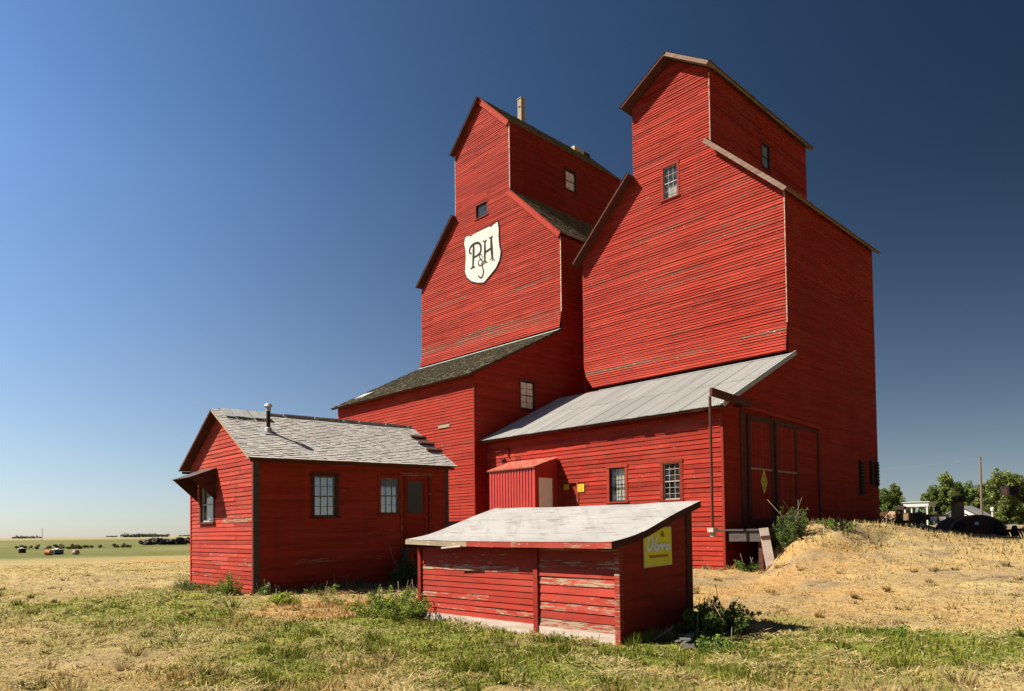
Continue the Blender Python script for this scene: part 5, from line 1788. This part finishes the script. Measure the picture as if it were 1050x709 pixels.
# white canopy and white shed
def canopy():
    x, y = -22.9, 77.3
    z = float(ground_z(x, y))
    t = thing('white_canopy', 'small white flat roofed canopy on posts beyond the machinery', 'canopy', (x, y, z))
    m = MB()
    m.abox(x - 1.1, x + 1.1, y - 1.0, y + 1.2, 3.52, 3.93)
    m.abox(x - 1.22, x + 1.22, y - 1.1, y + 1.3, 3.93, 3.99)
    m.build('roof', M['white_wall'], t)
    each('post', 'white_wall', t, [(x + sx - .06, x + sx + .06, y + sy - .06, y + sy + .06, z - .2, 3.52) for sx in (-1.0, .95) for sy in (-.9, 1.1)])
canopy()

def white_house():
    x, y = -25.7, 103.0
    z = float(ground_z(x, y))
    t = thing('white_house', 'white gabled house partly hidden behind the domed machine', 'house', (x, y, z))
    m = MB()
    a, b, d = x - 2.1, x + 2.1, 5
    m.face([(a, y, z - .2), (b, y, z - .2), (b, y, 2.9), (x, y, 4.1), (a, y, 2.9)])
    m.face([(b, y, z - .2), (b, y + d, z - .2), (b, y + d, 2.9), (b, y, 2.9)])
    m.face([(a, y, z - .2), (a, y + d, z - .2), (a, y + d, 2.9), (a, y, 2.9)])
    m.face([(a, y + d, z - .2), (b, y + d, z - .2), (b, y + d, 2.9), (x, y + d, 4.1), (a, y + d, 2.9)])
    m.build('wall', M['white_wall'], t)
    m = MB()
    roof_slab(m, (b + .3, y - .3, 2.80), (b + .3, y + d, 2.80), (x, y + d, 4.2), (x, y - .3, 4.2), .1)
    roof_slab(m, (a - .3, y + d, 2.80), (a - .3, y - .3, 2.80), (x, y - .3, 4.2), (x, y + d, 4.2), .1)
    m.build('roof', M['grey_roof'], t)
    for wx in (-1.1, 1.0):
        m = MB()
        m.abox(x + wx - .35, x + wx + .35, y - .05, y + .02, 1.3, 2.3)
        m.build('window', M['dark_grey_pane'], t)
white_house()
m = MB()
mx, my = -17.4, 79.9
mz = float(ground_z(mx, my))
p = thing('white_mast', 'short white post with a rounded head between the pole and the right hand trees', 'post', (mx, my, mz))
m.tube([(mx, my, mz), (mx, my, 3.0)], [.09, .08], 8)
m.build('post', M['white_wall'], p)
m = MB()
m.tube([(mx, my, 2.95), (mx, my, 3.0), (mx, my, 3.25), (mx, my, 3.35)], [.10, .16, .15, .05], 10)
m.build('head', M['white_wall'], p)

# ------------------------------------------------------------------ old farm machinery behind the crest
def wheel(parent, x, y, zc, r, w, ax='x', spokes=8, name='wheel'):
    """rim ring with spokes; axle along x or y"""
    m = MB()
    n = 20
    for s in range(n):
        a, b = 2 * math.pi * s / n, 2 * math.pi * (s + 1) / n
        for r0, r1 in ((r * .86, r),):
            def P(ang, rr, o):
                if ax == 'x':
                    return (x + o, y + rr * math.cos(ang), zc + rr * math.sin(ang))
                return (x + rr * math.cos(ang), y + o, zc + rr * math.sin(ang))
            m.face([P(a, r1, -w / 2), P(b, r1, -w / 2), P(b, r1, w / 2), P(a, r1, w / 2)])
            m.face([P(a, r0, -w / 2), P(b, r0, -w / 2), P(b, r0, w / 2), P(a, r0, w / 2)])
            for o in (-w / 2, w / 2):
                m.face([P(a, r0, o), P(b, r0, o), P(b, r1, o), P(a, r1, o)])
    wo = m.build(name, M['tyre'], parent)
    m = MB()
    for s in range(spokes):
        a = math.pi * 2 * s / spokes
        e = (x, y + r * .88 * math.cos(a), zc + r * .88 * math.sin(a)) if ax == 'x' else (x + r * .88 * math.cos(a), y, zc + r * .88 * math.sin(a))
        m.bar((x, y, zc), e, .04, .04)
    c = (w * .7, 0, 0) if ax == 'x' else (0, w * .7, 0)
    m.tube([(x - c[0], y - c[1], zc), (x + c[0], y + c[1], zc)], [r * .16] * 2, 10)
    m.build('spokes', M['rust'], wo)

def thresher():
    x1, y0 = -18.15, 56.0
    z = float(ground_z(x1, y0 + 2))
    t = thing('threshing_machine', 'old rust red threshing machine with a tan sunlit end, just right of the elevator', 'farm machine', (x1, y0, z))
    b = 2.66
    m = MB()
    m.prism([(x1, y0, z + .25), (x1, y0 + 6.4, z + .25), (x1, y0 + 6.4, b - .1), (x1, y0 + 3.8, b - .2), (x1, y0 + 1.2, b), (x1, y0, b - .02)], (-1.25, 0, 0), (.4, 0, 0))
    m.build('body', M['rust_red'], t)
    m = MB()
    m.prism([(x1 - 1.05, y0 - .01, b - .75), (x1 + .0, y0 - .01, b - .75), (x1 + .0, y0 - .01, b + .02), (x1 - .35, y0 - .01, b + .06)], (0, -.12, 0))
    m.prism([(x1 - .85, y0 - .01, b - 1.35), (x1 - .25, y0 - .01, b - 1.35), (x1 - .05, y0 - .01, b - .78), (x1 - 1.0, y0 - .01, b - .78)], (0, -.10, 0))
    m.build('end_hood', M['rust_tan'], t)
    m = MB()
    m.tube([(x1 - .5, y0 + 2.3, b - .2), (x1 - .5, y0 + 2.35, b + .35)], [.16, .13], 10)
    m.abox(x1 - .8, x1 - .1, y0 + 2.1, y0 + 2.7, b + .2, b + .45)
    m.build('chute', M['rust'], t)
    m = MB()
    m.bar((x1 + .04, y0 + .5, z + 1.0), (x1 + .04, y0 + 4.8, b - .25), .05, .16, up=(1, 0, 0))
    m.bar((x1 + .05, y0 + 1.0, z + .8), (x1 + .05, y0 + 4.6, z + .85), .05, .10, up=(1, 0, 0))
    m.build('drive_bar', M['brown'], t)
    for yy in (y0 + .9, y0 + 4.3):
        wheel(t, x1 + .16, yy, z + .45, .47, .12)
    for yy, r in ((y0 + 2.2, .30), (y0 + 3.6, .22)):
        wheel(t, x1 + .10, yy, z + 1.15, r, .06, name='pulley', spokes=5)
thresher()

def old_truck():
    c = Vector((-14.6, 50.4, 0))
    U, W = Vector((.85, .53, 0)), Vector((.53, -.85, 0))
    z = float(ground_z(c.x, c.y))
    t = thing('old_truck', 'old brown truck with small cab windows coloured pale as glints beside the threshing machine', 'truck', (c.x, c.y, z))
    B = lambda m, u0, u1, z0, z1, w0, w1: m.box(c, U, Z, W, u0, u1, z0, z1, w0, w1)
    m = MB()
    B(m, -.9, .05, z + .4, 2.42, -1.4, 0)
    m.build('cargo_box', M['brown'], t)
    m = MB()
    for k in range(5):
        B(m, -.88 + .2 * k, -.80 + .2 * k, z + .42, 2.40, .002, .03)
    B(m, -.9, .05, 2.40, 2.46, -1.42, .04)
    m.build('box_rail', M['rust_red'], t)
    m = MB()
    m.prism([c + U * .1 + Z * (z + .4), c + U * 1.5 + Z * (z + .4), c + U * 1.5 + Z * 1.75, c + U * 1.3 + Z * 2.32, c + U * .1 + Z * 2.34], W * -1.3)
    m.build('cab', M['rust'], t)
    for k in (.28, .78):
        m = MB()
        B(m, k, k + .38, 1.92, 2.18, .003, .016)
        m.build('window', M['curtain'], t)  # pale opaque colour stands in for glints on the glass
    m = MB()
    m.prism([c + U * 1.5 + Z * (z + .4), c + U * 2.6 + Z * (z + .4), c + U * 2.55 + Z * 1.55, c + U * 1.5 + Z * 1.72], W * -1.2)
    m.build('bonnet', M['rust'], t)
    for u in (-.45, 2.1):
        e = c + U * u + W * .05
        wheel(t, e.x, e.y, z + .38, .40, .18, ax='x' if abs(W.x) > abs(W.y) else 'y')
old_truck()

def dome_machine():
    c = Vector((-9.75, 41.7, 0))
    U, W = Vector((.694, .72, 0)), Vector((.72, -.694, 0))
    z = float(ground_z(c.x, c.y))
    t = thing('domed_machine', 'dark rusted farm machine with a big rounded hood and square stack', 'farm machine', (c.x, c.y, z))
    R, ht = 1.45, 2.10
    P = lambda a, k, w: c + U * (R * k * math.cos(a)) + Z * (z - .1 + (ht - z + .1) * k * math.sin(a) ** .62) + W * w
    m = MB()
    m.prism([P(math.pi * k / 22, 1, 0) for k in range(23)], W * -1.3)
    m.build('hood', M['rust'], t)
    m = MB()
    for k in range(22):
        m.bar(P(math.pi * k / 22, 1, .02), P(math.pi * (k + 1) / 22, 1, .02), .07, .06, up=W)
    m.build('hood_rim', M['brown'], t)
    for k in (4, 8, 11, 14, 18):
        m = MB()
        m.bar(c + W * .02 + Z * (z + .35), P(math.pi * k / 22, .97, .02), .04, .05, up=W)
        m.build('hood_rib', M['rust_red'], t)
    m = MB()
    m.box(c, U, Z, W, -.86, -.44, 1.55, 2.80, -.7, -.28)
    st = m.build('stack', M['brown'], t)
    m = MB()
    m.box(c, U, Z, W, -.96, -.40, 2.80, 2.85, -.8, -.2)
    m.build('stack_cap', M['rust'], st)
    m = MB()
    a, b = c + U * -.52 + W * -.5 + Z * 2.80, c + U * -.40 + W * -.5 + Z * 3.0
    m.tube([a, b, b + U * .02], [.05, .05, .04], 8)
    m.tube([b + W * -.1, b + W * .1], [.15, .15], 12)
    m.build('blower_head', M['rust'], st)
    m = MB()
    m.box(c, U, Z, W, -.16, .04, 1.62, 1.76, .055, .07)
    m.build('white_plate', M['white_wall'], t)
    for u in (-.9, .95):
        e = c + U * u + W * .2
        wheel(t, e.x, e.y, z + .45, .48, .14)
dome_machine()

def implement():
    x1, yc = -8.6, 43.4
    z = float(ground_z(x1, yc))
    t = thing('field_implement', 'low dark field implement with a small blue tank at the right edge', 'farm machine', (x1, yc, z))
    m = MB()
    m.bar((x1, yc - 1.6, 1.30), (x1, yc + 2.6, 1.36), .12, .14)
    m.bar((x1 - 1, yc - 1.4, 1.22), (x1 - 1, yc + 2.6, 1.30), .12, .14)
    for k in range(6):
        m.bar((x1 - 1, yc - 1.2 + .7 * k, 1.28), (x1, yc - 1.2 + .7 * k, 1.32), .08, .1)
        m.bar((x1, yc - 1.2 + .7 * k, 1.3), (x1 + .12, yc - 1.0 + .7 * k, z - .05), .05, .08)
    m.build('frame', M['rust_red'], t)
    m = MB()
    m.tube([(x1 - .5, yc - .1, 1.48), (x1 - .5, yc + 0, 1.48), (x1 - .5, yc + .7, 1.48), (x1 - .5, yc + .8, 1.48)], [.08, .13, .13, .08], 12)
    m.build('tank', M['blue_paint'], t)
    for yy in (yc - .9, yc + 1.9):
        wheel(t, x1 + .25, yy, z + .34, .36, .14)
implement()

def hopper():
    x1, yc = -8.9, 44.8
    z = float(ground_z(x1, yc))
    t = thing('auger_hopper', 'dark square auger head raised on a leaning tube at the right edge', 'farm machine', (x1, yc, z))
    m = MB()
    m.tube([(x1 + 1.6, yc + 2.6, z + .5), (x1, yc + .2, 3.35)], [.12, .12], 10)
    m.build('auger_tube', M['rust'], t)
    m = MB()
    m.prism([(x1 - .35, yc - .3, 3.15), (x1 + .35, yc - .3, 3.15), (x1 + .42, yc - .3, 3.62), (x1 - .42, yc - .3, 3.62)], (0, .6, 0))
    m.build('head', M['rust'], t)
    for sx in (-.9, .9):
        m = MB()
        m.bar((x1 + .7 + sx, yc + 1.4, z), (x1 + .7, yc + 1.3, 2.1), .07, .07)
        m.build('leg', M['rust'], t)
hopper()

# ------------------------------------------------------------------ things far out on the left
def barrel(x, y, r, L, ang, label, mat, name='barrel'):
    z = float(ground_z(x, y))
    t = thing(name, label, name.replace('_', ' '), (x, y, z))
    c, s = math.cos(ang), math.sin(ang)
    m = MB()
    seg = [(-L / 2, r), (-L / 2 + .04, r * 1.05), (-L / 2 + .08, r), (-L / 6, r), (-L / 6 + .03, r * 1.06), (-L / 6 + .06, r), (L / 6, r), (L / 6 + .03, r * 1.06), (L / 6 + .06, r), (L / 2 - .06, r), (L / 2, r * 1.05)]
    m.tube([(x + c * a, y + s * a, z + r) for a, _ in seg], [b for _, b in seg], 14)
    m.build('drum', M[mat], t)
    m = MB()
    e = L / 2 + .004
    m.tube([(x + c * e, y + s * e, z + r), (x + c * (e + .02), y + s * (e + .02), z + r)], [r * .8, r * .8], 14)
    m.build('end_plate', M['pale_board'], t)
barrel(-70.1, 13.8, .22, .55, .5, 'orange drum lying in the green meadow, nearest the blue box', 'orange_paint')
barrel(-68.5, 15.4, .20, .6, .1, 'faded pink drum lying alone in the green meadow', 'pink_paint')
def meadow_box(x, y, w, d, h, label, m1, m2, name='field_box'):
    z = float(ground_z(x, y))
    t = thing(name, label, 'box', (x, y, z))
    m = MB()
    m.abox(x - w / 2, x + w / 2, y - d / 2, y + d / 2, z + .18, z + h)
    m.build('body', M[m1], t)
    m = MB()
    m.prism([(x - w / 2 - .05, y - d / 2 - .05, z + h), (x + w / 2 + .05, y - d / 2 - .05, z + h), (x + w / 2 + .05, y, z + h + .14), (x - w / 2 - .05, y, z + h + .14)], (0, .03, 0))
    m.abox(x - w / 2 - .06, x + w / 2 + .06, y - d / 2 - .06, y + d / 2 + .06, z + h, z + h + .06)
    m.build('lid', M[m2], t)
    each('skid', 'dark_trim', t, [(x + sx * w * .35 - .06, x + sx * w * .35 + .06, y - d / 2, y + d / 2, z - .05, z + .18) for sx in (-1, 1)])
meadow_box(-71.8, 14.8, .75, .7, .42, 'blue sided box with a white lid standing in the green meadow', 'blue_paint', 'white_wall')
meadow_box(-83.5, 14.2, .6, .55, .4, 'small dark box with a white lid far out at the left edge', 'dark_trim', 'white_wall')

def shrub(x, y, rx, h, label, cols, n=9):
    z = float(ground_z(x, y))
    t = thing('shrub', label, 'shrub', (x, y, z), 'shrubs on the far meadow')
    m = MB()
    cents = []
    for i in range(n):
        a = random.uniform(0, 6.28)
        rr = rx * math.sqrt(random.random())
        e = (x + rr * math.cos(a), y + rr * math.sin(a), z + h * random.uniform(.15, .55))
        m.tube([(x, y, z - .15), (x + rr * .4 * math.cos(a), y + rr * .4 * math.sin(a), z - .05), e], [.03, .03, .012], 4, False)
        cents.append((e, h * .22))
    m.build('stem', M['bark'], t)
    T, C_ = leaf_soup(cents, 110, .5, .12, cols, flat=.7)
    tri_object('foliage', T, C_, M['foliage'], t)
GR = ((.14, .14, .065), (.19, .18, .09))
GD = ((.10, .105, .05), (.15, .145, .065))
for (x, y, rx, h, lab, cols) in ((-106.2, 19.5, 2.1, .9, 'grey green shrub far out left, behind the white lidded box', GR), (-106.7, 21.9, 1.4, .85, 'rounded grey shrub directly behind the blue box', GR),
                                 (-103.1, 22.7, 1.0, .7, 'small dark shrub behind the pink drum', GD), (-102.3, 23.8, 1.4, .9, 'dark olive shrub right of the pink drum', GD),
                                 (-105.1, 27.9, 2.2, 1.0, 'wide grey shrub half way between the drums and the dark heaps', GR)):
    shrub(x, y, rx, h, lab, cols)

def tyre_heap(x, y, L, n, label):
    z = float(ground_z(x, y))
    t = thing('scrap_heap', label, 'scrap heap', (x, y, z))
    m = MB()
    m2 = MB()
    for i in range(n):
        f = random.uniform(-1, 1)
        px, py = x + f * L * .40 + random.uniform(-.4, .4), y + f * L * .5 + random.uniform(-.8, .8)
        hz = z + random.random() * .75 * (1 - abs(f) ** 3)
        r = random.uniform(.35, .6)
        tl = Vector((random.gauss(0, .5), random.gauss(0, .5), 1)).normalized()
        s = tl.cross(X).normalized()
        q = tl.cross(s)
        c = Vector((px, py, hz + .2))
        k = 10
        tgt = m2 if random.random() < .3 else m
        for j in range(k):
            a, b = 2 * math.pi * j / k, 2 * math.pi * (j + 1) / k
            d0, d1 = s * math.cos(a) + q * math.sin(a), s * math.cos(b) + q * math.sin(b)
            for (ra, ha), (rb, hb) in (((r, -.12), (r, .12)), ((r, .12), (r * .55, .12)), ((r * .55, .12), (r * .55, -.12)), ((r * .55, -.12), (r, -.12))):
                tgt.face([c + d0 * ra + tl * ha, c + d1 * ra + tl * ha, c + d1 * rb + tl * hb, c + d0 * rb + tl * hb])
    m.build('tyres', M['tyre'], t)
    m2.build('scrap', M['stone'], t)
tyre_heap(-127.7, 40.5, 3.4, 36, 'dark scrap heap on the meadow, the smaller one further left')
tyre_heap(-124.8, 44.0, 4.6, 64, 'larger dark scrap heap on the meadow beside the office house corner')

# the far edge of the plain
def far_wood():
    cents = []
    T_, C_ = [], []
    def row(xa, ya, xb, yb, n, h):
        for i in range(n):
            f = i / max(1, n - 1)
            hh = h * .55 * (.5 + .8 * random.random())
            cents.append(((xa + (xb - xa) * f, ya + (yb - ya) * f, .6 + hh * .45), hh * .75))
    row(-987, 273, -947, 314, 26, 6.5)
    row(-985, 277, -955, 300, 12, 8)
    row(-1142, 184, -1128, 197, 9, 6)
    row(-1126, 200, -1122, 204, 3, 5)
    row(-1119, 207, -1116, 210, 2, 5)
    row(-1666, 432, -1650, 445, 8, 5)
    row(-1560, 540, -1546, 557, 9, 5)
    T, C_ = leaf_soup(cents, 60, .5, .8, ((.05, .065, .05), (.10, .12, .085)), flat=.7)
    o = tri_object('far_woods', T, C_, M['foliage'])
    tag(o, 'thin dark line of trees along the far edge of the plain', 'woods', kind='stuff')
far_wood()
pole(-352.2, 66.9, 5.5, 'thin distant pole on the plain at the left', arm=False, r=.09)
pole(-430.0, 172.0, 7.0, 'thin distant pole on the plain near the scrap heaps', arm=False, r=.09)

# ------------------------------------------------------------------ light, sky, camera
sun_to = Vector((-.645, -.65, 1.0)).normalized()
el = math.asin(sun_to.z)
rot = math.atan2(sun_to.x, sun_to.y)
w = bpy.data.worlds.new('World')
scene.world = w
w.use_nodes = True
nt = w.node_tree
bg = nt.nodes['Background']
sky = nt.nodes.new('ShaderNodeTexSky')
sky.sky_type = 'NISHITA'
sky.sun_disc = False
sky.sun_elevation = el
sky.sun_rotation = rot
sky.altitude = 1200
sky.air_density = 1.0
sky.dust_density = .6
sky.ozone_density = 2.0
# a polarised-looking clear sky: brighter toward the sun's side, deep blue away from it
tc = nt.nodes.new('ShaderNodeTexCoord')
dt = nt.nodes.new('ShaderNodeVectorMath')
dt.operation = 'DOT_PRODUCT'
nt.links.new(tc.outputs['Generated'], dt.inputs[0])
dt.inputs[1].default_value = (-.694, -.720, 0)
sx = nt.nodes.new('ShaderNodeSeparateXYZ')
nt.links.new(tc.outputs['Generated'], sx.inputs[0])
kk = remap(nt, sx.outputs[2], 0.0, .42, .42, 1.62)
cc = remap(nt, sx.outputs[2], 0.0, .35, -.12, -.27)
gn = mth(nt, 'EXPONENT', mth(nt, 'ADD', mth(nt, 'MULTIPLY', mth(nt, 'MINIMUM', dt.outputs['Value'], .8), kk), cc))
hs = nt.nodes.new('ShaderNodeHueSaturation')
nt.links.new(remap(nt, sx.outputs[2], .05, .5, 1.0, 1.17), hs.inputs['Saturation'])
hs.inputs['Value'].default_value = .62
nt.links.new(sky.outputs[0], hs.inputs['Color'])
lowt = mixc(nt, remap(nt, sx.outputs[2], 0.0, .10), (.97, .98, 1.10), (1.035, 1.0, 1.0))
tint = mixc(nt, 1.0, hs.outputs[0], lowt, 'MULTIPLY')
sc_ = nt.nodes.new('ShaderNodeVectorMath')
sc_.operation = 'SCALE'
nt.links.new(tint, sc_.inputs[0])
nt.links.new(gn, sc_.inputs['Scale'])
nt.links.new(sc_.outputs[0], bg.inputs['Color'])
bg.inputs['Strength'].default_value = .05
sd = bpy.data.lights.new('sun', 'SUN')
sd.energy = 5.0
sd.angle = math.radians(.5)
sd.color = (1.0, .93, .80)
so = bpy.data.objects.new('sun', sd)
COL.objects.link(so)
so.rotation_euler = sun_to.to_track_quat('Z', 'Y').to_euler()
so.location = (-40, -40, 60)

cd = bpy.data.cameras.new('camera')
cam = bpy.data.objects.new('camera', cd)
COL.objects.link(cam)
cam.rotation_euler = Matrix([[0.6935754, 0.0312644, 0.7197053], [0.7202854, -0.0135583, -0.6935454], [-0.0119253, 0.9994192, -0.031923]]).to_euler()
cam.location = (0, 0, 1.55)
cd.sensor_width = 36
cd.sensor_fit = 'HORIZONTAL'
cd.lens = 736.6 / 1050 * 36
cd.shift_x = 0.0
cd.shift_y = (522.0 - 354.5) / 1050
cd.clip_start = .1
cd.clip_end = 20000
scene.camera = cam

scene.render.engine = 'CYCLES'
scene.render.resolution_x, scene.render.resolution_y = 1024, 691
vs = scene.view_settings
vs.view_transform = 'Standard'
vs.look = 'None'
vs.exposure = 1.5
vs.gamma = 1.0
vs.use_curve_mapping = False
scene.cycles.max_bounces = 8
scene.cycles.diffuse_bounces = 3
scene.cycles.transparent_max_bounces = 12
